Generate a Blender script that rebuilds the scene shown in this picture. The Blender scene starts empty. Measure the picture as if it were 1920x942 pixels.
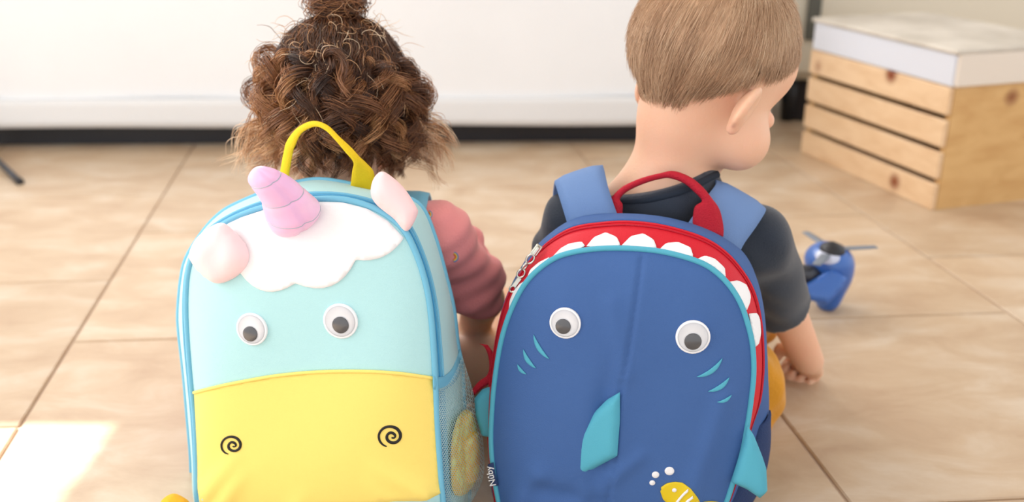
import bpy, math, random
import numpy as np
from mathutils import Vector, Matrix
from mathutils.bvhtree import BVHTree
from mathutils.geometry import delaunay_2d_cdt

# ------------------------------------------------------------------ camera, world, lights
SC = bpy.context.scene
COL = SC.collection
FPX, PITCH, CAMH = 1850.0, math.radians(21.0), 0.64
cam_d = bpy.data.cameras.new('camera'); cam = bpy.data.objects.new('camera', cam_d); COL.objects.link(cam)
cam.location = (0, 0, CAMH); cam.rotation_euler = (math.radians(90) - PITCH, 0, 0)
cam_d.sensor_width = 36; cam_d.lens = FPX / 1920 * 36; cam_d.clip_start = 0.02
cam_d.dof.use_dof = True; cam_d.dof.focus_distance = 0.93; cam_d.dof.aperture_fstop = 3.6
SC.camera = cam
SC.view_settings.view_transform = 'Standard'; SC.view_settings.look = 'None'
SC.view_settings.gamma = 1; SC.view_settings.use_curve_mapping = False
SC.view_settings.exposure = 0.08
w = bpy.data.worlds.new('world'); SC.world = w; w.use_nodes = True
bg = w.node_tree.nodes['Background']; bg.inputs[0].default_value = (0.97, 0.98, 1.0, 1); bg.inputs[1].default_value = 1.3

def lamp(name, kind, loc, target, energy, color=(1, 1, 1), size=1.0, size_y=None, angle=None):
    d = bpy.data.lights.new(name, kind); d.energy = energy; d.color = color
    if kind == 'AREA':
        d.shape = 'RECTANGLE'; d.size = size; d.size_y = size_y or size
    if angle is not None: d.angle = angle
    o = bpy.data.objects.new(name, d); COL.objects.link(o); o.location = loc
    o.rotation_euler = (Vector(target) - Vector(loc)).to_track_quat('-Z', 'Y').to_euler()
    return o
SUN_K = 0.653      # metres across per metre down
lamp('sun', 'SUN', (-SUN_K * 3, 0.0, 3.0), (0, 0, 0), 11.0, (1, 0.98, 0.95), angle=math.radians(0.5))
lamp('window_light', 'AREA', (-1.75, 0.75, 1.15), (-0.2, 0.8, 0.1), 22, (0.97, 0.98, 1), 1.7, 1.7)
lamp('hair_backlight', 'AREA', (-1.1, 3.0, 2.3), (0.0, 1.0, 0.2), 50, (0.97, 0.98, 1), 1.6, 1.2)  # area lamp added to backlight the hair; no rear window is modelled

# ------------------------------------------------------------------ helpers: pixel rays
CP, SP = math.cos(PITCH), math.sin(PITCH)
CAM = np.array([0, 0, CAMH])
def ray(px, py):
    u = px - 960; v = 471 - py
    return np.array([u, FPX * CP + v * SP, -FPX * SP + v * CP])
def W(px, py, y):
    d = ray(px, py); return CAM + d * (y / d[1])
def FZ(px, py, z=0.0):
    d = ray(px, py); return CAM + d * ((z - CAMH) / d[2])
def norm(v):
    v = np.asarray(v, float); return v / (np.linalg.norm(v) + 1e-12)
class Plane:
    def __init__(s, p, yaw, tilt):
        y, t = math.radians(yaw), math.radians(tilt)
        s.n = np.array([-math.sin(y) * math.cos(t), -math.cos(y) * math.cos(t), math.sin(t)]); s.p = np.array(p)
    def at(s, px, py, back=0.0):
        d = ray(px, py); q = s.p - s.n * back
        return CAM + d * (np.dot(q - CAM, s.n) / np.dot(d, s.n))

# ------------------------------------------------------------------ helpers: materials
def lin(c):
    return tuple((x / 255 / 12.92 if x / 255 <= 0.04045 else ((x / 255 + 0.055) / 1.055) ** 2.4) for x in c) + (1,)
def mat(name, rgb, rough=0.7, bump=0.0, bscale=400, metal=0.0, sheen=0.0, sss=0.0, vary=0.0, vscale=20, rgb2=None, coat=0.0, spec=0.5):
    m = bpy.data.materials.new(name); m.use_nodes = True; nt = m.node_tree; b = nt.nodes['Principled BSDF']
    b.inputs['Base Color'].default_value = lin(rgb); b.inputs['Roughness'].default_value = rough
    b.inputs['Metallic'].default_value = metal; b.inputs['Sheen Weight'].default_value = sheen
    b.inputs['Coat Weight'].default_value = coat; b.inputs['Specular IOR Level'].default_value = spec
    if sss:
        b.inputs['Subsurface Weight'].default_value = sss; b.inputs['Subsurface Radius'].default_value = (1, 0.35, 0.2)
        b.inputs['Subsurface Scale'].default_value = 0.012
    tc = nt.nodes.new('ShaderNodeTexCoord')
    if rgb2 or vary:
        n = nt.nodes.new('ShaderNodeTexNoise'); n.inputs['Scale'].default_value = vscale; n.inputs['Detail'].default_value = 5
        nt.links.new(tc.outputs['Object'], n.inputs['Vector'])
        r = nt.nodes.new('ShaderNodeValToRGB'); r.color_ramp.elements[0].position = 0.35; r.color_ramp.elements[1].position = 0.65
        r.color_ramp.elements[0].color = lin(rgb)
        r.color_ramp.elements[1].color = lin(rgb2 if rgb2 else [min(255, c * (1 + vary)) for c in rgb])
        nt.links.new(n.outputs['Fac'], r.inputs['Fac']); nt.links.new(r.outputs['Color'], b.inputs['Base Color'])
    if bump:
        n2 = nt.nodes.new('ShaderNodeTexNoise'); n2.inputs['Scale'].default_value = bscale; n2.inputs['Detail'].default_value = 3
        nt.links.new(tc.outputs['Object'], n2.inputs['Vector'])
        bp = nt.nodes.new('ShaderNodeBump'); bp.inputs['Strength'].default_value = bump; bp.inputs['Distance'].default_value = 0.002
        nt.links.new(n2.outputs['Fac'], bp.inputs['Height']); nt.links.new(bp.outputs['Normal'], b.inputs['Normal'])
    return m
def hairmat(name, cols, rough=0.45):
    m = bpy.data.materials.new(name); m.use_nodes = True; nt = m.node_tree; b = nt.nodes['Principled BSDF']
    a = nt.nodes.new('ShaderNodeAttribute'); a.attribute_name = 'strand'
    r = nt.nodes.new('ShaderNodeValToRGB'); e = r.color_ramp.elements
    e[0].color = lin(cols[0]); e[1].color = lin(cols[-1])
    for i, c in enumerate(cols[1:-1]):
        x = e.new((i + 1) / (len(cols) - 1)); x.color = lin(c)
    nt.links.new(a.outputs['Fac'], r.inputs['Fac']); nt.links.new(r.outputs['Color'], b.inputs['Base Color'])
    b.inputs['Roughness'].default_value = rough; b.inputs['Specular IOR Level'].default_value = 0.6
    return m

M = {
 'aqua': mat('aqua_neoprene', (176, 222, 226), 0.75, 0.25, 900, sheen=0.2),
 'azure': mat('azure_binding', (112, 184, 214), 0.6, 0.2, 900),
 'yellow': mat('yellow_neoprene', (247, 222, 116), 0.7, 0.2, 900, sheen=0.15),
 'strapyellow': mat('yellow_webbing', (246, 205, 10), 0.7, 0.5, 900),
 'white': mat('white_felt', (240, 240, 243), 0.85, 0.2, 700),
 'pink': mat('pink_satin', (250, 212, 214), 0.5, 0.4, 60, vary=0.03),
 'lilac': mat('lilac_iridescent_satin', (250, 212, 230), 0.38, 0.5, 50, rgb2=(238, 186, 226), vscale=14),
 'silver_thread': mat('silver_thread', (176, 180, 196), 0.4, metal=0.3),
 'black': mat('black_embroidery', (22, 20, 20), 0.7),
 'eye_white': mat('eye_white_plastic', (240, 241, 245), 0.3),
 'pupil': mat('grey_pupil', (84, 84, 88), 0.25, coat=0.6),
 'blue': mat('blue_neoprene', (62, 97, 155), 0.7, 0.3, 800, spec=0.3, rgb2=(66, 102, 161), vscale=6),
 'strapblue': mat('blue_strap_fabric', (108, 140, 190), 0.75, 0.3, 800),
 'red': mat('red_lining', (206, 0, 34), 0.6, 0.2, 700),
 'redweb': mat('red_webbing', (186, 4, 38), 0.75, 0.7, 700),
 'teal': mat('teal_felt', (80, 170, 194), 0.75, 0.2, 900),
 'print_yellow': mat('yellow_print', (226, 196, 16), 0.6),
 'chrome': mat('zip_chrome', (200, 198, 190), 0.22, metal=1.0),
 'navy': mat('navy_cotton', (40, 49, 63), 0.9, 0.4, 900, sheen=0.3),
 'navyrib': mat('navy_rib', (32, 42, 56), 0.9, 0.5, 1200),
 'darkblue': mat('dark_blue_mesh_fabric', (34, 58, 104), 0.8, 0.6, 600),
 'rose': mat('rose_cotton', (240, 146, 148), 0.85, 0.4, 500, sheen=0.2, rgb2=(246, 156, 156), vscale=9),
 'mustard': mat('mustard_cotton', (214, 146, 24), 0.85, 0.5, 300, sheen=0.2),
 'purple': mat('purple_print_cotton', (58, 24, 66), 0.85, rgb2=(160, 40, 110), vscale=60),
 'skin': mat('toddler_skin', (232, 190, 160), 0.5, 0.15, 300, sss=0.22, rgb2=(234, 182, 152), vscale=9),
 'lip': mat('lip_skin', (196, 104, 98), 0.45),
 'iris': mat('brown_iris', (60, 40, 28), 0.2),
 'net': mat('pale_aqua_net', (200, 226, 226), 0.7),
 'orangegrid': None,
 'rod': mat('dark_grey_metal', (70, 72, 78), 0.4, metal=0.6),
 'sofa': mat('white_slipcover', (234, 237, 240), 0.9, 0.5, 120, rgb2=(238, 241, 244), vscale=3),
 'sofaband': mat('white_slipcover_hem', (226, 228, 230), 0.9, 0.5, 120),
 'beige': mat('beige_upholstery', (220, 212, 194), 0.9, 0.4, 100),
 'wall': mat('white_plaster', (236, 230, 220), 0.9, 0.2, 60),
 'grout': mat('grout', (198, 176, 156), 0.95, 0.4, 300),
 'whitewood': mat('white_painted_wood', (212, 216, 226), 0.6, 0.2, 40),
 'heliblue': mat('blue_plastic', (44, 98, 180), 0.35, coat=0.3),
 'heliwhite': mat('pale_plastic', (196, 204, 228), 0.25),
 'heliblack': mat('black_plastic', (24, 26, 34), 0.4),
 'heligrey': mat('grey_plastic', (120, 128, 140), 0.45),
 'orange': mat('orange_cloth', (246, 176, 30), 0.8, 0.4, 300),
}
# clear dome plastic
m = bpy.data.materials.new('clear_dome'); m.use_nodes = True; nt = m.node_tree
for n in list(nt.nodes): nt.nodes.remove(n)
o_ = nt.nodes.new('ShaderNodeOutputMaterial'); mx = nt.nodes.new('ShaderNodeMixShader'); tr = nt.nodes.new('ShaderNodeBsdfTransparent')
gl = nt.nodes.new('ShaderNodeBsdfGlossy'); gl.inputs['Roughness'].default_value = 0.06; fr = nt.nodes.new('ShaderNodeFresnel'); fr.inputs[0].default_value = 1.16
nt.links.new(fr.outputs[0], mx.inputs[0]); nt.links.new(tr.outputs[0], mx.inputs[1]); nt.links.new(gl.outputs[0], mx.inputs[2]); nt.links.new(mx.outputs[0], o_.inputs[0])
M['dome'] = m
# pale yellow cloth with orange grid
m = mat('yellow_grid_cloth', (246, 222, 96), 0.8); nt = m.node_tree; b = nt.nodes['Principled BSDF']
tc = nt.nodes.new('ShaderNodeTexCoord'); ck = nt.nodes.new('ShaderNodeTexVoronoi'); ck.inputs['Scale'].default_value = 90
nt.links.new(tc.outputs['Object'], ck.inputs['Vector'])
r = nt.nodes.new('ShaderNodeValToRGB'); r.color_ramp.elements[0].position = 0.25; r.color_ramp.elements[1].position = 0.6
r.color_ramp.elements[0].color = lin((255, 244, 130)); r.color_ramp.elements[1].color = lin((255, 205, 60))
nt.links.new(ck.outputs['Distance'], r.inputs['Fac']); nt.links.new(r.outputs['Color'], b.inputs['Base Color'])
M['orangegrid'] = m
# pine
def pine(name, a, b2, axis):
    m = mat(name, a, 0.55); nt = m.node_tree; b = nt.nodes['Principled BSDF']
    tc = nt.nodes.new('ShaderNodeTexCoord'); mp = nt.nodes.new('ShaderNodeMapping'); mp.inputs['Scale'].default_value = axis
    oi = nt.nodes.new('ShaderNodeObjectInfo'); ad = nt.nodes.new('ShaderNodeVectorMath'); ad.operation = 'ADD'
    nt.links.new(tc.outputs['Object'], ad.inputs[0]); nt.links.new(oi.outputs['Random'], ad.inputs[1]); nt.links.new(ad.outputs[0], mp.inputs[0])
    n = nt.nodes.new('ShaderNodeTexNoise'); n.inputs['Scale'].default_value = 5; n.inputs['Detail'].default_value = 6; n.inputs['Distortion'].default_value = 0.6
    nt.links.new(mp.outputs[0], n.inputs['Vector'])
    r = nt.nodes.new('ShaderNodeValToRGB'); r.color_ramp.elements[0].color = lin(b2); r.color_ramp.elements[1].color = lin(a)
    r.color_ramp.elements[0].position = 0.3; r.color_ramp.elements[1].position = 0.6
    nt.links.new(n.outputs['Fac'], r.inputs['Fac'])
    v = nt.nodes.new('ShaderNodeTexVoronoi'); v.inputs['Scale'].default_value = 6.5; nt.links.new(ad.outputs[0], v.inputs['Vector'])
    r2 = nt.nodes.new('ShaderNodeValToRGB'); r2.color_ramp.elements[0].color = lin((150, 84, 40)); r2.color_ramp.elements[1].color = (1, 1, 1, 1)
    r2.color_ramp.elements[0].position = 0.05; r2.color_ramp.elements[1].position = 0.16
    nt.links.new(v.outputs['Distance'], r2.inputs['Fac'])
    mxx = nt.nodes.new('ShaderNodeMix'); mxx.data_type = 'RGBA'; mxx.blend_type = 'MULTIPLY'; mxx.inputs[0].default_value = 1
    nt.links.new(r.outputs['Color'], mxx.inputs[6]); nt.links.new(r2.outputs['Color'], mxx.inputs[7]); nt.links.new(mxx.outputs[2], b.inputs['Base Color'])
    return m
M['pine'] = pine('pine_slat', (228, 196, 158), (216, 180, 140), (8, 1, 8))
M['pineend'] = pine('pine_end_board', (214, 174, 116), (200, 156, 98), (1, 8, 8))
# travertine tile
m = mat('travertine_tile', (216, 190, 158), 0.42); nt = m.node_tree; b = nt.nodes['Principled BSDF']
geo = nt.nodes.new('ShaderNodeNewGeometry'); oi = nt.nodes.new('ShaderNodeObjectInfo')
n = nt.nodes.new('ShaderNodeTexNoise'); n.inputs['Scale'].default_value = 7; n.inputs['Detail'].default_value = 8; n.inputs['Roughness'].default_value = 0.62; n.inputs['Distortion'].default_value = 0.5
mp = nt.nodes.new('ShaderNodeMapping'); mp.inputs['Scale'].default_value = (1, 1.9, 1); nt.links.new(geo.outputs['Position'], mp.inputs[0]); nt.links.new(mp.outputs[0], n.inputs['Vector'])
r = nt.nodes.new('ShaderNodeValToRGB'); e = r.color_ramp.elements
e[0].position = 0.32; e[0].color = lin((182, 154, 126)); e[1].position = 0.69; e[1].color = lin((208, 191, 170)); x = e.new(0.5); x.color = lin((195, 171, 143))
nt.links.new(n.outputs['Fac'], r.inputs['Fac'])
hs = nt.nodes.new('ShaderNodeHueSaturation'); mr = nt.nodes.new('ShaderNodeMapRange'); mr.inputs[3].default_value = 0.95; mr.inputs[4].default_value = 1.05
nt.links.new(oi.outputs['Random'], mr.inputs[0]); nt.links.new(mr.outputs[0], hs.inputs['Value']); nt.links.new(r.outputs['Color'], hs.inputs['Color']); nt.links.new(hs.outputs[0], b.inputs['Base Color'])
M['tile'] = m

# ------------------------------------------------------------------ helpers: meshes and objects
def mesh(name, V, F, m, parent=None, smooth=True, attr=None, kind=None):
    me = bpy.data.meshes.new(name)
    V = np.asarray(V, np.float32)
    if isinstance(F, np.ndarray):
        k = F.shape[1]; nf = len(F)
        me.vertices.add(len(V)); me.vertices.foreach_set('co', V.ravel())
        me.loops.add(nf * k); me.loops.foreach_set('vertex_index', F.astype(np.int32).ravel())
        me.polygons.add(nf); me.polygons.foreach_set('loop_start', (np.arange(nf) * k).astype(np.int32))
        me.update(calc_edges=True); me.validate()
    else:
        me.from_pydata([tuple(map(float, v)) for v in V], [], [tuple(map(int, f)) for f in F]); me.update()
    if attr is not None:
        a = me.attributes.new('strand', 'FLOAT', 'POINT'); a.data.foreach_set('value', attr.astype(np.float32))
    me.materials.append(m)
    me.polygons.foreach_set('use_smooth', [smooth] * len(me.polygons))
    o = bpy.data.objects.new(name, me); COL.objects.link(o)
    if parent is not None:
        o.parent = parent
        root = parent
        off = np.array(parent['_abs']) if '_abs' in parent else np.zeros(3)
        # vertices are given in world coordinates: store them relative to the parent's origin
        co = V - off
        me.vertices.foreach_set('co', co.astype(np.float32).ravel()); me.update()
        o['_abs'] = [float(x) for x in off]
    if kind: o['kind'] = kind
    return o
def recenter(o):
    """move the origin of a top-level mesh to its base centre"""
    me = o.data; n = len(me.vertices); a = np.empty(n * 3, np.float32); me.vertices.foreach_get('co', a); a = a.reshape(-1, 3)
    c = (a.min(0) + a.max(0)) / 2; c[2] = a[:, 2].min()
    me.vertices.foreach_set('co', (a - c).ravel()); me.update(); o.location = c.tolist(); o['_abs'] = c.tolist()
def tag(o, label, cat, group=None):
    o['label'] = label; o['category'] = cat
    if group: o['group'] = group
    return o
def thing(name, label, cat, loc, group=None):
    o = bpy.data.objects.new(name, None); COL.objects.link(o); o.location = [float(x) for x in loc]; o.empty_display_size = 0.03
    o['_abs'] = [float(x) for x in loc]
    return tag(o, label, cat, group)
def rs(pts, n, closed=False, sm=True):
    """Catmull-Rom through the points, resampled evenly to n points"""
    P = np.asarray(pts, float)
    if sm and len(P) > 2:
        Q = []
        N = len(P); rng = range(N if closed else N - 1)
        for i in rng:
            if closed: a, b, c, d = P[(i - 1) % N], P[i], P[(i + 1) % N], P[(i + 2) % N]
            else: a, b, c, d = P[max(i - 1, 0)], P[i], P[i + 1], P[min(i + 2, N - 1)]
            for t in np.linspace(0, 1, 12, endpoint=False):
                Q.append(0.5 * ((2 * b) + (c - a) * t + (2 * a - 5 * b + 4 * c - d) * t * t + (3 * b - a - 3 * c + d) * t ** 3))
        if not closed: Q.append(P[-1])
        P = np.array(Q)
    if closed: P = np.vstack([P, P[:1]])
    s = np.concatenate([[0], np.cumsum(np.linalg.norm(np.diff(P, axis=0), axis=1))])
    t = np.linspace(0, s[-1], n + 1)[:-1] if closed else np.linspace(0, s[-1], n)
    return np.stack([np.interp(t, s, P[:, k]) for k in range(P.shape[1])], 1)
def frames(P, closed=False):
    if closed: T = np.roll(P, -1, 0) - np.roll(P, 1, 0)
    else: T = np.gradient(P, axis=0)
    T /= np.linalg.norm(T, axis=1, keepdims=True) + 1e-12
    N = []; n = np.cross(T[0], [0.3, 0.2, 1]); n /= np.linalg.norm(n)
    for t in T:
        n = n - t * np.dot(n, t); n /= np.linalg.norm(n) + 1e-12; N.append(n)
    N = np.array(N); return T, N, np.cross(T, N)
def tube_vf(P, r, sides=10, closed=False, cap=True):
    P = np.asarray(P, float); n = len(P); r = np.broadcast_to(np.asarray(r, float), (n,))
    T, N, B = frames(P, closed); V = []
    for k in range(sides):
        a = 2 * math.pi * k / sides
        V.append(P + (N * math.cos(a) + B * math.sin(a)) * r[:, None])
    V = np.stack(V, 1).reshape(-1, 3); F = []
    for i in range(n if closed else n - 1):
        j = (i + 1) % n
        for k in range(sides):
            l = (k + 1) % sides; F.append((i * sides + k, i * sides + l, j * sides + l, j * sides + k))
    if cap and not closed:
        F.append(tuple(range(sides))[::-1]); F.append(tuple((n - 1) * sides + k for k in range(sides)))
    return V, F
def join(parts):
    V = []; F = []; o = 0
    for v, f in parts:
        V.append(np.asarray(v)); F += [tuple(i + o for i in q) for q in f]; o += len(v)
    return np.vstack(V), F
def tube(name, P, r, m, parent=None, sides=10, closed=False):
    return mesh(name, *tube_vf(P, r, sides, closed), m, parent)
def box_vf(c, s, R=None, bev=0.0):
    R = np.eye(3) if R is None else R; c = np.asarray(c, float); h = np.asarray(s, float) / 2; b = min(bev, min(h) * 0.8)
    if b <= 0:
        V = np.array([[x, y, z] for x in (-1, 1) for y in (-1, 1) for z in (-1, 1)]) * h
        F = [(0, 1, 3, 2), (4, 6, 7, 5), (0, 4, 5, 1), (2, 3, 7, 6), (0, 2, 6, 4), (1, 5, 7, 3)]
        return V @ R.T + c, F
    V = []; idx = {}
    for x in (-1, 1):
        for y in (-1, 1):
            for z in (-1, 1):
                s_ = np.array([x, y, z])
                for a in range(3):
                    v = s_ * h; 
                    for k in range(3):
                        if k != a: v = v - np.eye(3)[k] * s_[k] * b
                    idx[(x, y, z, a)] = len(V); V.append(v)
    F = []
    for a in range(3):
        p, q = [(1, 2), (2, 0), (0, 1)][a]
        for sgn in (-1, 1):
            f = []
            for (u, v) in ((-1, -1), (1, -1), (1, 1), (-1, 1)):
                k = [0, 0, 0]; k[a] = sgn; k[p] = u; k[q] = v; f.append(idx[(*k, a)])
            F.append(tuple(f if sgn > 0 else f[::-1]))
        for u in (-1, 1):
            for v in (-1, 1):
                k0 = [0, 0, 0]; k1 = [0, 0, 0]; k0[a] = -1; k1[a] = 1; k0[p] = k1[p] = u; k0[q] = k1[q] = v
                f = [idx[(*k0, p)], idx[(*k1, p)], idx[(*k1, q)], idx[(*k0, q)]]; F.append(tuple(f if u * v < 0 else f[::-1]))
    for x in (-1, 1):
        for y in (-1, 1):
            for z in (-1, 1):
                f = [idx[(x, y, z, 0)], idx[(x, y, z, 1)], idx[(x, y, z, 2)]]; F.append(tuple(f if x * y * z > 0 else f[::-1]))
    return np.array(V) @ R.T + c, F
def rotz(a):
    c, s = math.cos(a), math.sin(a); return np.array([[c, -s, 0], [s, c, 0], [0, 0, 1]])
def rotx(a):
    c, s = math.cos(a), math.sin(a); return np.array([[1, 0, 0], [0, c, -s], [0, s, c]])
def roty(a):
    c, s = math.cos(a), math.sin(a); return np.array([[c, 0, s], [0, 1, 0], [-s, 0, c]])

def inpoly(X, poly):
    x, y = X[:, 0], X[:, 1]; c = np.zeros(len(X), bool); j = len(poly) - 1
    for i in range(len(poly)):
        xi, yi = poly[i]; xj, yj = poly[j]
        m_ = ((yi > y) != (yj > y)) & (x < (xj - xi) * (y - yi) / (yj - yi + 1e-12) + xi); c ^= m_; j = i
    return c
def distpoly(X, poly):
    d = np.full(len(X), 1e9); n = len(poly)
    for i in range(n):
        a, b = poly[i], poly[(i + 1) % n]; ab = b - a
        t = np.clip(((X - a) @ ab) / (ab @ ab + 1e-12), 0, 1)
        d = np.minimum(d, np.linalg.norm(X - (a + t[:, None] * ab), axis=1))
    return d
def fill(poly, step, inset=0.5):
    """triangulated polygon with interior points on a hex grid; returns (points2d, faces, nboundary)"""
    lo, hi = poly.min(0), poly.max(0); pts = []
    rows = int((hi[1] - lo[1]) / (step * 0.866)) + 1
    for r_ in range(rows + 1):
        xs = np.arange(lo[0] + (r_ % 2) * step / 2, hi[0], step)
        pts.append(np.stack([xs, np.full(len(xs), lo[1] + r_ * step * 0.866)], 1))
    G = np.vstack(pts) if pts else np.zeros((0, 2))
    if len(G): G = G[inpoly(G, poly)]
    if len(G): G = G[distpoly(G, poly) > step * inset]
    P = np.vstack([poly, G]); nb = len(poly)
    v, e, f, *_ = delaunay_2d_cdt([Vector(p) for p in P], [], [list(range(nb))], 1, 1e-6)
    return np.array([(a.x, a.y) for a in v]), [tuple(x) for x in f], nb
def orient(V, F, ref):
    """flip faces so the first normal looks along ref"""
    s = 0
    for f in F[:: max(1, len(F) // 50)]:
        a, b, c = V[f[0]], V[f[1]], V[f[2]]; s += np.dot(np.cross(b - a, c - a), ref)
    return F if s > 0 else [q[::-1] for q in F]
def bedges(F):
    cnt = {}
    for f in F:
        for i in range(len(f)):
            e = (f[i], f[(i + 1) % len(f)]); cnt[e] = cnt.get(e, 0) + 1
    return [e for e in cnt if (e[1], e[0]) not in cnt]
def solid(V, F, back):
    """give a sheet a thickness: back = vector or per-vertex vectors"""
    n = len(V); V2 = V + back; G = list(F) + [tuple(i + n for i in f)[::-1] for f in F]
    for a, b in bedges(F): G.append((b, a, a + n, b + n))
    return np.vstack([V, V2]), G
class Target:
    def __init__(s): s.V = []; s.F = []
    def add(s, V, F):
        o = sum(len(v) for v in s.V); s.V.append(np.asarray(V)); s.F += [tuple(int(i) + o for i in f) for f in F]
    def build(s):
        s.b = BVHTree.FromPolygons([Vector(v) for v in np.vstack(s.V)], s.F); return s
    def hit(s, px, py, off):
        d = Vector(ray(px, py)).normalized(); h = s.b.ray_cast(Vector(CAM), d)
        if h[0] is None:
            return None
        nn = h[1] if h[1].dot(d) < 0 else -h[1]
        return np.array(h[0] + nn * off)
def decal(name, poly, tgt, off, th, m, parent, step=5, sm=True, n=None, attr=None):
    """a thin solid piece lying on the surface built before it, outline given in photograph pixels"""
    P = rs(poly, n or max(12, int(len(poly) * 5)), True, sm)
    Q, F, nb = fill(P, step)
    V = []; last = None
    raw = [tgt.hit(x, y, off) for x, y in Q]
    ok = [(i, r_) for i, r_ in enumerate(raw) if r_ is not None]
    for i, r_ in enumerate(raw):
        if r_ is None:
            j = min(ok, key=lambda k: (Q[k[0]][0] - Q[i][0]) ** 2 + (Q[k[0]][1] - Q[i][1]) ** 2); 
            d = ray(*Q[i]); d = d / np.linalg.norm(d); L = np.dot(j[1] - CAM, norm(ray(*Q[j[0]]))); r_ = CAM + d * L
        V.append(r_)
    V = np.array(V); vd = norm(V.mean(0) - CAM); F = orient(V, F, -vd)
    V2, F2 = solid(V, F, vd * th)
    return mesh(name, V2, F2, m, parent)
def stroke(pts, wd):
    """polygon of a tapered or even stroke in pixel space"""
    P = rs(pts, 40); T = np.gradient(P, axis=0); T /= np.linalg.norm(T, axis=1, keepdims=True) + 1e-9
    N = np.stack([-T[:, 1], T[:, 0]], 1); wd = np.asarray(wd)[:, None] if np.ndim(wd) else wd
    return np.vstack([P + N * wd / 2, (P - N * wd / 2)[::-1]])
def pillow(name, poly, pos, n, th, m, parent, step=6, edge=0.010, asym=0.5, wr=0.0, seed=0, sm=True):
    """stuffed flat piece. pos(px,py)->3D mid surface; n = its normal; th = full thickness"""
    P = rs(poly, max(30, len(poly) * 6), True, sm); Q, F, nb = fill(P, step)
    B = np.array([pos(x, y) for x, y in Q]); PB = np.array([pos(x, y) for x, y in P])
    # distance to the outline in metres, in the plane of the piece
    u = norm(PB[len(PB) // 3] - PB[0]); u = norm(u - n * np.dot(u, n)); v = np.cross(n, u)
    d = distpoly(np.stack([B @ u, B @ v], 1), np.stack([PB @ u, PB @ v], 1))
    g = np.sqrt(np.clip(1 - (1 - np.clip(d / edge, 0, 1)) ** 2, 0, 1))
    rnd = np.random.RandomState(seed); w_ = np.zeros(len(B))
    if wr:
        for _ in range(4):
            k = rnd.randn(3) * 90; w_ += np.sin(B @ k + rnd.rand() * 6)
        w_ *= wr / 4
    f = B + n * ((th * (1 - asym) * g) + w_ * g)[:, None]; bk = B - n * (th * asym * g + 0.0006)[:, None]
    F = orient(B, F, n); N = len(B)
    G = list(F) + [tuple(i + N for i in q)[::-1] for q in F]
    for a, b in bedges(F): G.append((b, a, a + N, b + N))
    return mesh(name, np.vstack([f, bk]), G, m, parent)
def ribbon(name, pairs, th, m, parent, n=40, nw=5, bow=0.0, toward=None):
    """solid band given by pairs of edge points (3D)"""
    A = rs([p[0] for p in pairs], n); B = rs([p[1] for p in pairs], n); 
    C = (A + B) / 2; T = np.gradient(C, axis=0); Wd = B - A; Nn = np.cross(T, Wd); Nn /= np.linalg.norm(Nn, axis=1, keepdims=True) + 1e-12
    if toward is not None:
        s = np.sign(Nn @ np.asarray(toward)); s[s == 0] = 1; 
        s = 1 if s.sum() >= 0 else -1; Nn = Nn * s
    rows = []
    for k in range(nw):
        t = k / (nw - 1); rows.append(A + Wd * t + Nn * (bow * 4 * t * (1 - t)))
    top = np.stack(rows, 1); bot = top - Nn[:, None, :] * th
    # rounded long edges
    top[:, 0] -= Nn * th * 0.25; top[:, -1] -= Nn * th * 0.25; bot[:, 0] += Nn * th * 0.25; bot[:, -1] += Nn * th * 0.25
    ring = np.concatenate([top, bot[:, ::-1]], 1); k = 2 * nw; V = ring.reshape(-1, 3); F = []
    for i in range(n - 1):
        for j in range(k):
            l = (j + 1) % k; F.append((i * k + j, i * k + l, (i + 1) * k + l, (i + 1) * k + j))
    F.append(tuple(range(k))[::-1]); F.append(tuple((n - 1) * k + j for j in range(k)))
    vol = sum(np.dot(V[f[0]] - C[0], np.cross(V[f[1]] - C[0], V[f[2]] - C[0])) for f in F[:-2])
    if vol < 0: F = [f[::-1] for f in F]
    return mesh(name, V, F, m, parent)
def loft(name, rings, m, parent, closed=True):
    R = np.array(rings); a, b, _ = R.shape; F = []
    for i in range(a - 1):
        for j in range(b if closed else b - 1):
            l = (j + 1) % b; F.append((i * b + j, i * b + l, (i + 1) * b + l, (i + 1) * b + j))
    V = R.reshape(-1, 3); return (mesh(name, V, F, m, parent), V, F) if name else (None, V, F)

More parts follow.
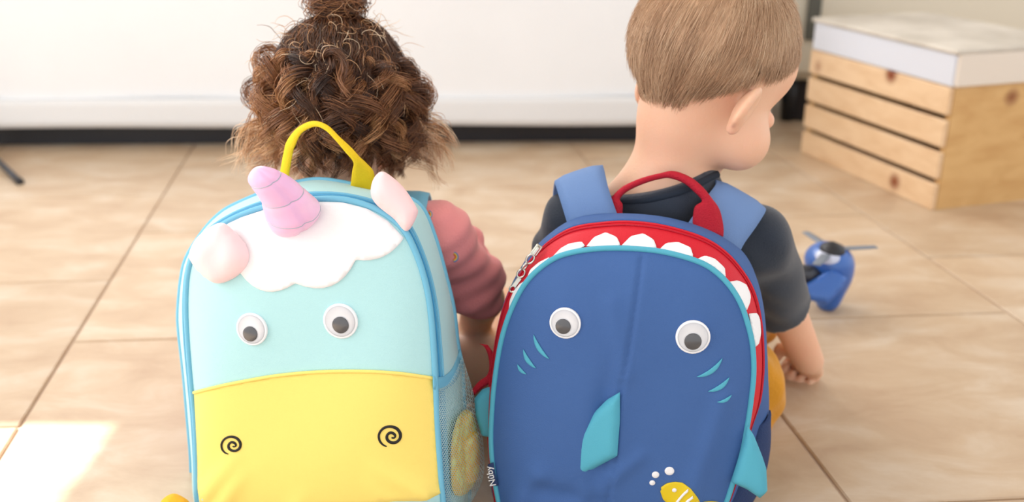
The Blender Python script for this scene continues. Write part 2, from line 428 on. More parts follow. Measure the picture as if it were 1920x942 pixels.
# ------------------------------------------------------------------ helpers: organic volumes (signed distance + surface nets)
class Vol:
    def __init__(s, lo, hi, h):
        s.lo = np.array(lo, float); s.h = h; s.n = np.ceil((np.array(hi) - s.lo) / h).astype(int) + 1
        s.F = np.full(tuple(s.n), 0.08, np.float32)
    def _sub(s, lo, hi, mg):
        a = np.clip(np.floor((lo - mg - s.lo) / s.h).astype(int), 0, s.n); b = np.clip(np.ceil((hi + mg - s.lo) / s.h).astype(int) + 1, 0, s.n)
        sl = tuple(slice(a[i], b[i]) for i in range(3))
        g = np.meshgrid(*[s.lo[i] + s.h * np.arange(a[i], b[i]) for i in range(3)], indexing='ij', sparse=False)
        return sl, np.stack(g, -1).astype(np.float32)
    def cap_d(s, P, a, b, ra, rb):
        a = np.asarray(a, float); b = np.asarray(b, float); ab = b - a; t = np.clip(((P - a) @ ab) / (ab @ ab + 1e-9), 0, 1)
        return np.linalg.norm(P - a - t[..., None] * ab, axis=-1) - (ra + (rb - ra) * t)
    def ell_d(s, P, c, r, R):
        q = (P - np.asarray(c)) @ (np.eye(3) if R is None else R); r = np.asarray(r, float)
        k0 = np.linalg.norm(q / r, axis=-1); k1 = np.linalg.norm(q / (r * r), axis=-1) + 1e-9; return k0 * (k0 - 1) / k1
    def _mix(s, sl, d, k, sub):
        f = s.F[sl]
        if sub: f = -f
        h = np.clip(0.5 + 0.5 * (f - d) / k, 0, 1); q = f * (1 - h) + d * h - k * h * (1 - h)
        s.F[sl] = -q if sub else q
    def cap(s, a, b, ra, rb, k=0.015, sub=False):
        a = np.asarray(a, float); b = np.asarray(b, float); r = max(ra, rb)
        sl, P = s._sub(np.minimum(a, b) - r, np.maximum(a, b) + r, k + 0.02)
        if P.size: s._mix(sl, s.cap_d(P, a, b, ra, rb), k, sub)
    def ell(s, c, r, k=0.015, R=None, sub=False):
        c = np.asarray(c, float); q = max(r); sl, P = s._sub(c - q, c + q, k + 0.02)
        if P.size: s._mix(sl, s.ell_d(P, c, r, R), k, sub)
    def cut(s, p, n):
        sl, P = s._sub(s.lo, s.lo + s.h * s.n, 0); s.F[sl] = np.maximum(s.F[sl], (P - np.asarray(p)) @ norm(n))
    def disp(s, fn):
        sl, P = s._sub(s.lo, s.lo + s.h * s.n, 0); s.F[sl] += fn(P)
    def mesh(s):
        F = s.F; I = F < 0; n = s.n; c = np.zeros(tuple(n - 1), np.int8)
        offs = [(x, y, z) for x in (0, 1) for y in (0, 1) for z in (0, 1)]
        sh = lambda A, o: A[o[0]:n[0] - 1 + o[0], o[1]:n[1] - 1 + o[1], o[2]:n[2] - 1 + o[2]]
        for o in offs: c += sh(I, o)
        act = (c > 0) & (c < 8); ids = np.full(act.shape, -1, np.int64); idx = np.argwhere(act); ids[act] = np.arange(len(idx))
        pos = np.zeros((len(idx), 3)); cnt = np.zeros(len(idx))
        for a in offs:
            for ax in range(3):
                if a[ax] == 0:
                    b = list(a); b[ax] = 1
                    fa = F[idx[:, 0] + a[0], idx[:, 1] + a[1], idx[:, 2] + a[2]]; fb = F[idx[:, 0] + b[0], idx[:, 1] + b[1], idx[:, 2] + b[2]]
                    cr = (fa < 0) != (fb < 0); t = np.where(cr, fa / (fa - fb + 1e-20), 0); p = np.tile(np.array(a, float), (len(idx), 1)); p[:, ax] = t
                    pos += p * cr[:, None]; cnt += cr
        V = (idx + pos / cnt[:, None]) * s.h + s.lo; Q = []
        for ax in range(3):
            p, q = [(1, 2), (2, 0), (0, 1)][ax]
            sa = [slice(0, None)] * 3; sb = [slice(0, None)] * 3; sa[ax] = slice(0, -1); sb[ax] = slice(1, None)
            A = I[tuple(sa)]; B = I[tuple(sb)]; e = np.argwhere(A != B); e = e[(e[:, p] > 0) & (e[:, q] > 0) & (e[:, p] < n[p] - 1) & (e[:, q] < n[q] - 1)]
            ins = I[e[:, 0], e[:, 1], e[:, 2]]
            def g(dp, dq):
                x = e.copy(); x[:, p] += dp; x[:, q] += dq; return ids[x[:, 0], x[:, 1], x[:, 2]]
            f = np.stack([g(-1, -1), g(0, -1), g(0, 0), g(-1, 0)], 1); f[~ins] = f[~ins][:, ::-1]; Q.append(f)
        Q = np.vstack(Q); return V, Q
def relax(V, Q, it=2, lam=0.5):
    E = np.vstack([Q[:, [0, 1]], Q[:, [1, 2]], Q[:, [2, 3]], Q[:, [3, 0]]]); E = np.vstack([E, E[:, ::-1]])
    for _ in range(it):
        S = np.zeros_like(V); c = np.zeros(len(V)); np.add.at(S, E[:, 0], V[E[:, 1]]); np.add.at(c, E[:, 0], 1); V = V * (1 - lam) + lam * S / c[:, None]
    return V
def strands_vf(P, r, rnd):
    """P (S,N,3) strands, r (S,N) radii -> three-sided tapering tubes"""
    S, N, _ = P.shape; T = np.gradient(P, axis=1); T /= np.linalg.norm(T, axis=2, keepdims=True) + 1e-12
    up = np.array([0.31, 0.12, 0.94]); A = np.cross(T, up); A /= np.linalg.norm(A, axis=2, keepdims=True) + 1e-12; B = np.cross(T, A)
    V = np.stack([P + (A * math.cos(k * 2.0944) + B * math.sin(k * 2.0944)) * r[..., None] for k in range(3)], 2)
    base = (np.arange(S)[:, None] * N + np.arange(N - 1)[None]) * 3; F = []
    for k in range(3):
        l = (k + 1) % 3; F.append(np.stack([base + k, base + l, base + 3 + l, base + 3 + k], -1).reshape(-1, 4))
    return V.reshape(-1, 3), np.vstack(F), (np.repeat(rnd, N * 3) if np.ndim(rnd) == 1 else np.repeat(np.asarray(rnd).reshape(-1), 3))

# ------------------------------------------------------------------ setting: floor of tiles
ANG = math.radians(8.0); SK = math.radians(4.2); E1 = np.array([math.cos(SK), math.sin(SK), 0]); E2 = np.array([-math.sin(ANG), math.cos(ANG), 0]); E1d = np.array([math.cos(ANG), math.sin(ANG), 0])
V, F = box_vf((0.2, 1.9, -0.0215), (5.2, 5.0, 0.035)); floor = mesh('floor', V, F, M['grout'], smooth=False); floor['kind'] = 'structure'; floor['_abs'] = [0, 0, 0]
TS = 0.473; GR = 0.004
p0 = FZ(40, 795); BI = np.linalg.inv(np.stack([E1[:2], E2[:2]], 1)); u0 = (BI @ p0[:2])[0]; v0 = (BI @ FZ(240, 638)[:2])[1]
tv, tf = box_vf((0, 0, -0.0075), (TS - GR, TS - GR, 0.015), None, 0.0018); tv = tv[:, :1] * E1 + tv[:, 1:2] * E2 + tv[:, 2:] * np.array([0, 0, 1]); tile_me = None
for i in range(-4, 6):
    for j in range(-4, 8):
        cu = u0 + (i + 0.5) * TS; cv = v0 + (j + 0.5) * TS + (0 if i % 2 == 0 else TS / 2)
        c = E1 * cu + E2 * cv
        if not (-2.0 < c[0] < 2.5 and -0.2 < c[1] < 4.1): continue
        if tile_me is None:
            o = mesh('tile', tv, tf, M['tile'], None, False); tile_me = o.data; o.parent = floor
        else:
            o = bpy.data.objects.new('tile', tile_me); COL.objects.link(o); o.parent = floor
        o.location = c.tolist()

# wall behind, left wall with window opening that lets the sun patch in
V, F = box_vf((0.2, 4.2, 1.2), (5.2, 0.1, 2.5)); o = mesh('wall_back', V, F, M['wall'], smooth=False); o['kind'] = 'structure'
V, F = box_vf((0.2, 4.135, 0.04), (5.2, 0.03, 0.09), None, 0.006); o = mesh('baseboard_back', V, F, M['wall'], smooth=False); o['kind'] = 'structure'
WX = -2.1; ZT = (-0.467 - WX) / SUN_K
JY = 1.067 + 0.0
V, F = box_vf((WX - 0.03, (JY + 4.2) / 2, (ZT + 0.03) / 2), (0.06, 4.2 - JY, ZT + 0.03)); o = mesh('wall_left', V, F, M['wall'], smooth=False)
o['kind'] = 'structure'
V, F = box_vf((0.25, 1.3, ZT + 0.05), (4.7 + 0.06, 5.9, 0.1)); o = mesh('ceiling', V, F, M['wall'], smooth=False); o['kind'] = 'structure'
fr_ = [box_vf((WX, -1.5 , ZT / 2), (0.05, 0.05, ZT))]
o = mesh('window_1', *join(fr_), M['whitewood'], smooth=False); o['kind'] = 'structure'

# ------------------------------------------------------------------ sofa
def wavy_panel(x0, x1, z0, z1, y, amp, seed, nx=90, nz=14, dy=0.0):
    r_ = np.random.RandomState(seed); ph = r_.rand(5) * 6; V = []; F = []
    for i in range(nx + 1):
        for k in range(nz + 1):
            x = x0 + (x1 - x0) * i / nx; z = z0 + (z1 - z0) * k / nz; t = k / nz
            d = amp * (math.sin(x * 5 + ph[0]) + 0.6 * math.sin(x * 11 + ph[1] + t) + 0.4 * math.sin(x * 2.2 + z * 3 + ph[2])) * (1 - 0.5 * t)
            V.append((x, y + d + dy * t, z + 0.002 * math.sin(x * 7 + ph[3]) * (1 - t)))
    for i in range(nx):
        for k in range(nz):
            a = i * (nz + 1) + k; F.append((a, a + nz + 1, a + nz + 2, a + 1))
    return np.array(V), F
SR = rotz(math.radians(1.5)); SC0 = np.array([-0.55, 2.38, 0])
sofa = thing('sofa', 'long white slipcovered sofa with a low hem behind both children', 'sofa', SC0)
def sof(V): return (np.asarray(V) @ SR.T) + SC0
V, F = wavy_panel(-1.35, 1.19, 0.105, 0.52, 0.004, 0.0035, 3); V, F = solid(V, orient(V, F, (0, -1, 0)), np.array([0, 0.03, 0])); mesh('front_panel', sof(V), F, M['sofa'], sofa)
V, F = box_vf((-0.08, 0.45, 0.036), (2.48, 0.80, 0.070)); mesh('under_hem_shade', sof(V), F, M['heliblack'], sofa, False)  # black block added to stand in for the shade under the hem
V, F = wavy_panel(-1.35, 1.19, 0.056, 0.126, -0.006, 0.002, 5, nz=4); V, F = solid(V, orient(V, F, (0, -1, 0)), np.array([0, 0.012, 0])); mesh('hem', sof(V), F, M['sofaband'], sofa)
V, F = join([box_vf((-0.08, 0.47, 0.29), (2.52, 0.86, 0.36), None, 0.03), box_vf((-0.08, 0.86, 0.06), (2.52, 0.04, 0.12))]); mesh('base', sof(V), F, M['sofa'], sofa, False)
V, F = box_vf((-0.08, 0.36, 0.535), (2.52, 0.78, 0.14), None, 0.04); mesh('seat_cushion', sof(V), F, M['sofa'], sofa, False)
V, F = box_vf((-0.08, 0.86, 0.7), (2.52, 0.2, 0.45), None, 0.05); mesh('backrest', sof(V), F, M['sofa'], sofa, False)
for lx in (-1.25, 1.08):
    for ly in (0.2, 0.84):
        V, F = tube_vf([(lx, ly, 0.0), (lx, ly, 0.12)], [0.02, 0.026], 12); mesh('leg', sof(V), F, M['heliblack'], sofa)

# beige bench behind, between the boy and the crate
bc = np.array([1.24, 2.62, 0]); bench = thing('bench', 'beige upholstered bench on dark legs in the back corner beyond the crate', 'bench', bc)
V, F = box_vf(bc + (0, 0.25, 0.29), (1.06, 0.5, 0.34), None, 0.025); mesh('seat', V, F, M['beige'], bench, False)
for sx in (-0.48, 0.48):
    for sy in (0.06, 0.44): mesh('leg', *tube_vf([bc + (sx, sy, 0), bc + (sx, sy, 0.13)], [0.018, 0.024], 10), M['heliblack'], bench)
V, F = box_vf(bc + (-0.02, 0.06, 0.062), (0.94, 0.03, 0.12), None, 0.004); mesh('under_bench_shade', V, F, M['heliblack'], bench, False)  # black panel set in as the shade beneath the seat
sx_ = W(1525, 40, 2.61)[0]
mesh('hanging_strap', *box_vf((sx_, 2.612, 0.335), (0.036, 0.006, 0.21), None, 0.002), mat('grey_strap', (92, 92, 84), 0.7), bench, False)
# thin dark rod at far left
a = FZ(37, 341, 0.006); b = FZ(-40, 268, 0.03) ; rod = thing('stand', 'thin dark metal stand foot reaching in at the left edge of the floor', 'stand', FZ(37, 341))
tube('foot', [a, b], 0.007, M['rod'], rod, 12)
mesh('rubber_tip', *tube_vf([a + norm(a - b) * 0.004, a + norm(b - a) * 0.018], 0.0086, 12), M['heliblack'], rod)
tube('pole', [b, b + (0, 0, 0.5)], 0.008, M['rod'], rod, 12)

# ------------------------------------------------------------------ crate
P0 = FZ(1745, 395); P1 = FZ(1495, 283)
dl = norm(P1 - P0); L = 0.47; dr = np.array([dl[1], -dl[0], 0]); Wd = 0.31; Hc = 0.25
RC = np.stack([dr, dl, [0, 0, 1]], 1)     # local x = across (right), y = along the slats, z up
crate = thing('wooden_crate', 'pale pine slatted crate with hand hole at the right edge', 'crate', P0 + dr * Wd / 2 + dl * L / 2)
def cr(c, s, bev=0.002): return box_vf(P0 + RC @ np.array(c), s, RC, bev)
gap = 0.011; sh_ = (Hc - 3 * gap) / 4
for side in (0, 1):
    xx = 0.006 if side == 0 else Wd - 0.006
    for k in range(4):
        mesh('slat', *cr((xx, L / 2, sh_ / 2 + k * (sh_ + gap)), (0.012, L, sh_)), M['pine'], crate, False)
for k in range(4):
    mesh('bottom_slat', *cr((0.05 + k * 0.075, L / 2, 0.012), (0.06, L - 0.03, 0.01)), M['pine'], crate, False)
for e_ in (0, 1):                               # end boards with a hand hole
    yy = 0.0075 if e_ == 0 else L - 0.0075
    out = np.array([(0.0125, 0.0), (Wd - 0.0125, 0.0), (Wd - 0.0125, Hc), (0.0125, Hc)])
    hc, hz, hw, hh = Wd / 2, Hc - 0.050, 0.062, 0.0115; hole = []
    for t in np.linspace(-math.pi / 2, math.pi / 2, 7): hole.append((hc + hw - hh + hh * math.cos(t), hz + hh * math.sin(t)))
    for t in np.linspace(math.pi / 2, 1.5 * math.pi, 7): hole.append((hc - hw + hh + hh * math.cos(t), hz + hh * math.sin(t)))
    hole = np.array(hole)
    allp = np.vstack([out, hole]); ne = [(i, (i + 1) % 4) for i in range(4)] + [(4 + i, 4 + (i + 1) % len(hole)) for i in range(len(hole))]
    v, e, f, *_ = delaunay_2d_cdt([Vector(p) for p in allp], ne, [], 3, 1e-6)
    Q = np.array([(a.x, a.y) for a in v]); f = [t for t in f if not inpoly(np.array([np.mean([Q[i] for i in t], axis=0)]), hole)[0]]
    V3 = np.array([P0 + RC @ np.array((q[0], yy - 0.0075, q[1])) for q in Q]); f = orient(V3, [tuple(t) for t in f], -dl)
    mesh('end_board', *solid(V3, f, dl * 0.015), M['pineend'], crate, False)
# white painted box resting on the crate
bz = Hc + 0.001
wb = thing('white_box', 'low white painted box with a scuffed top resting on the crate', 'box', P0 + dr * Wd / 2 + dl * L / 2 + np.array([0, 0, bz]))
def cb(c, s, bev=0.003): return box_vf(P0 + RC @ np.array(c) + np.array([0, 0, bz]), s, RC, bev)
for xx_ in (0.008, Wd): mesh('side_panel', *cb((xx_, L / 2, 0.032), (0.012, L, 0.064)), M['whitewood'], wb, False)
for yy_ in (-0.001, L):
    mesh('end_panel', *cb((Wd / 2 + 0.004, yy_, 0.032), (Wd - 0.006, 0.012, 0.064)), bpy.data.materials.get('offwhite_board') or mat('offwhite_board', (226, 216, 204), 0.7), wb, False)
mesh('lid', *cb((Wd / 2 + 0.004, L / 2, 0.068), (Wd + 0.014, L + 0.014, 0.010)), mat('scuffed_white_board', (212, 205, 194), 0.6, rgb2=(186, 178, 166), vscale=9), wb, False)

# ------------------------------------------------------------------ people
def head(v, H, s=1.0, ears=True):
    """adds a toddler head to volume v. H = 4x4 style (R, c): local x right, y forward, z up"""
    R, c = H
    def L(p): return c + R @ (np.array(p, float) * s)
    E = lambda p, r, k=0.012, Rl=None, sub=False: v.ell(L(p), np.array(r) * s, k, R if Rl is None else R @ Rl, sub)
    E((0, -0.010, 0.020), (0.069, 0.084, 0.076), 0.01)
    E((0, -0.045, 0.004), (0.056, 0.045, 0.052), 0.02)
    E((0, 0.030, -0.030), (0.055, 0.050, 0.058), 0.02)
    E((0, 0.050, 0.030), (0.052, 0.030, 0.040), 0.02)
    for sx in (-1, 1):
        E((sx * 0.035, 0.050, -0.046), (0.031, 0.032, 0.031), 0.014)
        E((sx * 0.029, 0.088, -0.012), (0.016, 0.012, 0.011), 0.008, None, True)
        E((sx * 0.029, 0.072, -0.012), (0.0165, 0.0095, 0.0115), 0.004)
        if ears:
            Re = rotz(math.radians(34 if sx > 0 else -8)) @ roty(sx * math.radians(6)) @ rotx(math.radians(-8))
            ey = 0 if sx > 0 else 0.022
            E((sx * 0.073 - (0.004 if sx < 0 else 0) * sx, -0.012 + ey, -0.034), (0.0060, 0.016, 0.0235), 0.006, Re)
            E((sx * 0.067, -0.006 + ey, -0.034), (0.008, 0.012, 0.018), 0.008, Re)
            E((sx * 0.080, -0.007 + ey, -0.031), (0.0045, 0.010, 0.015), 0.003, Re, True)
            E((sx * 0.066, -0.004 + ey, -0.054), (0.006, 0.007, 0.008), 0.006, Re)
    E((0, 0.066, -0.072), (0.020, 0.017, 0.016), 0.014)
    v.cap(L((0, 0.079, -0.008)), L((0, 0.090, -0.030)), 0.004 * s, 0.0075 * s, 0.008)
    for sx in (-1, 1): E((sx * 0.008, 0.086, -0.032), (0.006, 0.006, 0.005), 0.004)
    E((0, 0.080, -0.051), (0.015, 0.006, 0.0045), 0.003); E((0, 0.079, -0.059), (0.013, 0.006, 0.005), 0.003)
    return L
def hand(v, wrist, dirn, palm_n, side, s=1.0, curl=1.1):
    """palm, four curled fingers and a thumb. dirn = along the hand, palm_n = out of the palm, side = towards the thumb"""
    d = norm(dirn); n_ = norm(np.asarray(palm_n) - d * np.dot(palm_n, d)); t = norm(np.cross(n_, d)); t = t if np.dot(t, side) > 0 else -t
    w_ = np.asarray(wrist, float); R = np.stack([t, d, n_], 1)
    v.ell(w_ + d * 0.026 * s, np.array([0.024, 0.030, 0.012]) * s, 0.008, R)
    for i, ln in enumerate((0.030, 0.034, 0.031, 0.024)):
        b = w_ + d * 0.046 * s + t * (0.017 - 0.0115 * i) * s; a = 0.35; p = b
        for k, q in enumerate((0.45, 0.32, 0.23)):
            a += curl * (0.25 if k == 0 else 0.8); nx_ = p + (d * math.cos(a) + n_ * math.sin(a)) * ln * 1.15 * q * s
            v.cap(p, nx_, (0.0072 - 0.0008 * k) * s, (0.0066 - 0.0008 * k) * s, 0.0022); p = nx_
    b = w_ + d * 0.012 * s + t * 0.020 * s; p1 = b + (t * 0.7 + d * 0.6 + n_ * 0.3) * 0.020 * s; p2 = p1 + (d * 0.85 + n_ * 0.6 - t * 0.1) * 0.020 * s
    v.cap(b, p1, 0.0095 * s, 0.008 * s, 0.006); v.cap(p1, p2, 0.008 * s, 0.0066 * s, 0.002)
def foot(v, ankle, fwd, s=1.0):
    f = norm([fwd[0], fwd[1], 0]); a = np.asarray(ankle, float); a0 = np.array([a[0], a[1], 0.019 * s])
    v.cap(a, a0 - f * 0.012, 0.024 * s, 0.020 * s, 0.012); v.cap(a0, a0 + f * 0.07 * s, 0.019 * s, 0.016 * s, 0.012)
    t = np.array([f[1], -f[0], 0])
    for i in range(5):
        p = a0 + f * (0.078 - 0.003 * abs(i - 1)) * s + t * (0.018 - 0.009 * i) * s - np.array([0, 0, 0.006])
        v.cap(p, p + f * 0.012 * s, 0.0062 * s, 0.0058 * s, 0.003)
def hR(yaw, pitch, roll):
    return rotz(-math.radians(yaw)) @ rotx(-math.radians(pitch)) @ roty(math.radians(roll))

# ---- boy
BH = (hR(50, 38, 4), W(1334, 124, 1.055)); S_B = 1.09
nb_lo = W(1245, 350, 1.045); nb_hi = W(1272, 215, 1.04)
shL = W(1076, 428, 1.045); shR = W(1418, 452, 1.045)
pel = np.array([0.150, 1.055, 0.085])
elR = W(1466, 568, 1.11); wrR = W(1517, 676, 1.15)
elL = shL + np.array([-0.022, 0.06, -0.12]); wrL = elL + np.array([0.06, 0.10, -0.03])
chest = (shL + shR) / 2 + np.array([0, 0.012, -0.035])
knR = np.array([0.315, 1.22, 0.095]); anR = np.array([0.20, 1.36, 0.045]); knL = np.array([0.055, 1.20, 0.075]); anL = np.array([0.12, 1.40, 0.045])
hpR = pel + np.array([0.052, 0.01, -0.02]); hpL = pel + np.array([-0.052, 0.01, -0.02])
boy = thing('person', 'person with short light brown hair, navy t-shirt and mustard trousers, seated facing away', 'person', (pel[0], pel[1], 0))
v = Vol((-0.16, 0.93, -0.01), (0.46, 1.52, 0.62), 0.0026)
Lb = head(v, BH, S_B)
v.cap(nb_lo, nb_hi, 0.041, 0.039, 0.022); v.cap(nb_hi, Lb((0, -0.02, -0.03)), 0.040, 0.040, 0.018)
v.cap(nb_lo + np.array([0, 0, -0.01]), shL + np.array([0.012, 0, 0.002]), 0.036, 0.030, 0.03); v.cap(nb_lo + np.array([0, 0, -0.01]), shR + np.array([-0.012, 0, 0.002]), 0.036, 0.030, 0.03)
v.ell(chest, (0.098, 0.060, 0.075), 0.03); v.ell((chest + pel) / 2, (0.086, 0.062, 0.09), 0.03); v.ell(pel, (0.090, 0.068, 0.075), 0.03)
for a, b, c_ in ((shR, elR, wrR), (shL, elL, wrL)):
    v.cap(a, b, 0.032, 0.025, 0.02); v.cap(b, c_, 0.026, 0.019, 0.012)
hand(v, wrR, (0.10, 0.55, -0.42), (-0.6, -0.3, -0.6), (-0.6, 0.7, 0.2), 1.08, 1.9)
hand(v, wrL, (0.5, 0.5, -0.3), (0.3, 0.2, -1), (0.2, 0.6, 0.3), 0.9, 0.8)
for h_, k_, a_, f_ in ((hpR, knR, anR, (-0.3, 0.9)), (hpL, knL, anL, (0.2, 0.9))):
    v.cap(h_, k_, 0.052, 0.040, 0.02); v.cap(k_, a_, 0.038, 0.024, 0.015); foot(v, a_, f_)
Vb, Qb = v.mesh(); Vb = relax(Vb, Qb, 2); body_b = mesh('body', Vb, Qb, M['skin'], boy)
print('arm', np.linalg.norm(shR - elR), np.linalg.norm(elR - wrR), 'sh', shR, shL, 'head', BH[1], 'el', elR, wrR)
# eyes and lips
def eyes(Lf, R, s, par):
    for sx in (-1, 1):
        c = Lf((sx * 0.029, 0.0715, -0.012)); vv, ff = tube_vf([c + R @ np.array([0, -0.008 + 0.0175 * t, 0]) for t in np.linspace(0, 1, 9)], [0.0105 * s * math.sqrt(max(0.02, 1 - (2 * t - 1) ** 2)) for t in np.linspace(0, 1, 9)], 16)
        e_ = mesh('eye', vv, ff, M['eye_white'], par); vv, ff = tube_vf([c + R @ np.array([0, 0.0088, 0]), c + R @ np.array([0, 0.0098, 0])], [0.005 * s, 0.0044 * s], 16); mesh('iris', vv, ff, M['iris'], e_)
    vv, ff = tube_vf([Lf((x, 0.0855 - abs(x) * 0.15, -0.0555 + abs(x) * 0.05)) for x in np.linspace(-0.014, 0.014, 9)], [0.001, 0.0022, 0.003, 0.0032, 0.003, 0.0032, 0.003, 0.0022, 0.001], 8); mesh('lips', vv, ff, M['lip'], par)
eyes(Lb, BH[0], S_B, boy)
# short hair: cap of the scalp plus combed strands
def loc_head(V, H, s): return ((V - H[1]) @ H[0]) / s
def hair_mask_b(q):
    x, y, z = q[:, 0], q[:, 1], q[:, 2]
    low = np.interp(y, [-0.09, -0.06, -0.035, -0.012, 0.01, 0.03, 0.05, 0.065, 0.08], [-0.066, -0.062, -0.046, -0.006, 0.012, 0.034, 0.060, 0.078, 0.09])
    low = low + 0.010 * np.clip(np.abs(x) - 0.045, -0.02, 0.03) / 0.03 * (y < -0.03)
    low = np.where((np.abs(x) < 0.03) & (y < -0.02), low - 0.006, low)
    ear = (np.abs(x) > 0.066) & (z < 0.006) & (y > -0.04) & (y < 0.03)
    return z - low - ear * 0.1
def vnormals(V, Q):
    n = np.cross(V[Q[:, 2]] - V[Q[:, 0]], V[Q[:, 3]] - V[Q[:, 1]]); N = np.zeros_like(V)
    for k in range(4): np.add.at(N, Q[:, k], n)
    return N / (np.linalg.norm(N, axis=1, keepdims=True) + 1e-12)
def hair_on(V, Q, H, s, maskf, cnt, length, seed, crown, lift, off, rad, colr, nseg=5):
    rnd = np.random.RandomState(seed); N = vnormals(V, Q); q = loc_head(V, H, s)
    near = (np.abs(q[:, 0]) < 0.095) & (np.abs(q[:, 1]) < 0.11) & (q[:, 2] < 0.12) & (q[:, 2] > -0.08); mk = np.full(len(V), -1.0); mk[near] = maskf(q[near])
    fm = (mk[Q] > 0).all(1); used = np.unique(Q[fm]); rm = np.full(len(V), -1); rm[used] = np.arange(len(used))
    capV = V[used] + N[used] * (np.clip(mk[used] / 0.02, 0.1, 1) * off)[:, None]; capF = rm[Q[fm]]
    roots = np.where(mk > 0)[0]; r_ = roots[rnd.randint(0, len(roots), cnt)]
    P0_ = V[r_] + rnd.randn(cnt, 3) * 0.0012; n0 = N[r_]; R = H[0]
    c = H[1] + R @ (np.array(crown) * s)
    d = P0_ - c; d = d - n0 * (d * n0).sum(1, keepdims=True); dd = np.linalg.norm(d, axis=1, keepdims=True); d = d / (dd + 0.01)
    down = -R[:, 2] + R[:, 1] * 0.15; down = down - n0 * (n0 @ down)[:, None]
    sw = np.cross(n0, d) * 0.35 * np.exp(-(dd / 0.05) ** 2)
    d = d * 0.8 + down * 0.7 + sw + rnd.randn(cnt, 3) * 0.10 ; d /= np.linalg.norm(d, axis=1, keepdims=True)
    # shorter near the hairline
    ln = length * np.clip(0.35 + mk[r_] / 0.05, 0.3, 1) * (0.7 + 0.6 * rnd.rand(cnt))
    C = H[1] + R @ (np.array([0, -0.01, 0.015]) * s); pts = [P0_ + n0 * off * 0.5]; p = pts[0]; dc = d
    for k in range(nseg - 1):
        p = p + dc * (ln / (nseg - 1))[:, None]
        o_ = p - C; oo = o_ / np.linalg.norm(o_, axis=1, keepdims=True); dc = dc - oo * ((dc * oo).sum(1) - (lift + 0.15 * rnd.rand(cnt)))[:, None]; dc /= np.linalg.norm(dc, axis=1, keepdims=True); pts.append(p)
    P = np.stack(pts, 1); rr = rad * np.linspace(1, 0.25, nseg)[None] * (0.8 + 0.4 * rnd.rand(cnt))[:, None]
    base = colr(loc_head(P0_, H, s), rnd)
    sv, sf, sa = strands_vf(P, rr, base); V2 = np.vstack([capV, sv]); F2 = np.vstack([capF, sf + len(capV)]); A = np.concatenate([colr(q[used], rnd) * 0 + 0.35, sa])
    return V2, F2, A
M['blond'] = hairmat('light_brown_hair', [(158, 120, 90), (204, 166, 132), (228, 196, 162), (246, 226, 196)], 0.42)
def colb(q, rnd):
    return np.clip(0.42 + 0.16 * rnd.randn(len(q)) + 2.0 * (q[:, 2] - 0.02) * 0.8 + 0.1 * np.sin(q[:, 0] * 160 + q[:, 1] * 90), 0.02, 1)
hv, hf, ha = hair_on(Vb, Qb, BH, S_B, hair_mask_b, 34000, 0.026, 4, (0.012, -0.045, 0.09), 0.02, 0.0035, 0.00027, colb)
mesh('hair', hv, hf, M['blond'], boy, attr=ha)

# t-shirt
def folds(seed, amp, fr=30):
    r_ = np.random.RandomState(seed); K = r_.randn(5, 3) * fr; ph = r_.rand(5) * 6
    def f(P):
        o = 0
        for k, p in zip(K, ph): o = o + np.sin(P @ k.astype(np.float32) + p)
        return (o * amp / 5).astype(np.float32)
    return f
v = Vol((-0.08, 0.96, 0.06), (0.42, 1.20, 0.40), 0.0028)
v.ell(chest, (0.104, 0.066, 0.080), 0.03); v.ell((chest + pel) / 2, (0.094, 0.070, 0.10), 0.03)
v.cap(nb_lo + np.array([0, 0.004, -0.04]), nb_lo + np.array([0.004, 0.004, 0.012]), 0.056, 0.050, 0.02)
slv = elR * 0.97 + shR * 0.03; cuff = norm(elR - shR)
v.cap(nb_lo + np.array([0, 0, -0.012]), shL + np.array([0.012, 0, 0.0]), 0.040, 0.037, 0.03); v.cap(nb_lo + np.array([0, 0, -0.012]), shR + np.array([-0.012, 0, 0.0]), 0.040, 0.037, 0.03)
v.cap(shR, elR + cuff * 0.02, 0.040, 0.037, 0.02); v.cap(shL, elL, 0.040, 0.040, 0.02)
v.disp(folds(3, 0.0045, 45)); v.disp(folds(21, 0.003, 90))
v.cut(elR + cuff * 0.008, cuff)
# neckline: slanted opening around the neck
nA, nB = W(1150, 380, 1.0), W(1345, 324, 1.0); nC = nA + np.array([0, 0.14, -0.006]); npn = norm(np.cross(nB - nA, nC - nA)); npn = npn if npn[2] > 0 else -npn
sl, P = v._sub(v.lo, v.lo + v.h * v.n, 0); rr0 = np.linalg.norm((P - (nb_lo + np.array([-0.012, 0.004, 0])))[..., :2], axis=-1) - 0.068
v.F = np.maximum(v.F, -np.maximum(rr0, -((P - nA) @ npn))).astype(np.float32)
vs, qs = v.mesh(); vs = relax(vs, qs, 1); mesh('t_shirt', vs, qs, M['navy'], boy)
bvh_shirt = BVHTree.FromPolygons([Vector(x) for x in vs], qs.tolist())
def onshirt(px, py, off=0.0, fallback=1.02):
    d = Vector(ray(px, py)).normalized(); h = bvh_shirt.ray_cast(Vector(CAM), d)
    return np.array(h[0] - d * off) if h[0] is not None else W(px, py, fallback)
col_px = [(1150, 380), (1180, 377), (1225, 371), (1270, 359), (1315, 340), (1345, 325)]
pr_ = [(W(x, y, 1.000 + 0.0 * i), W(x + 2, y + 17, 0.998)) for i, (x, y) in enumerate(col_px)]
COLLAR = True
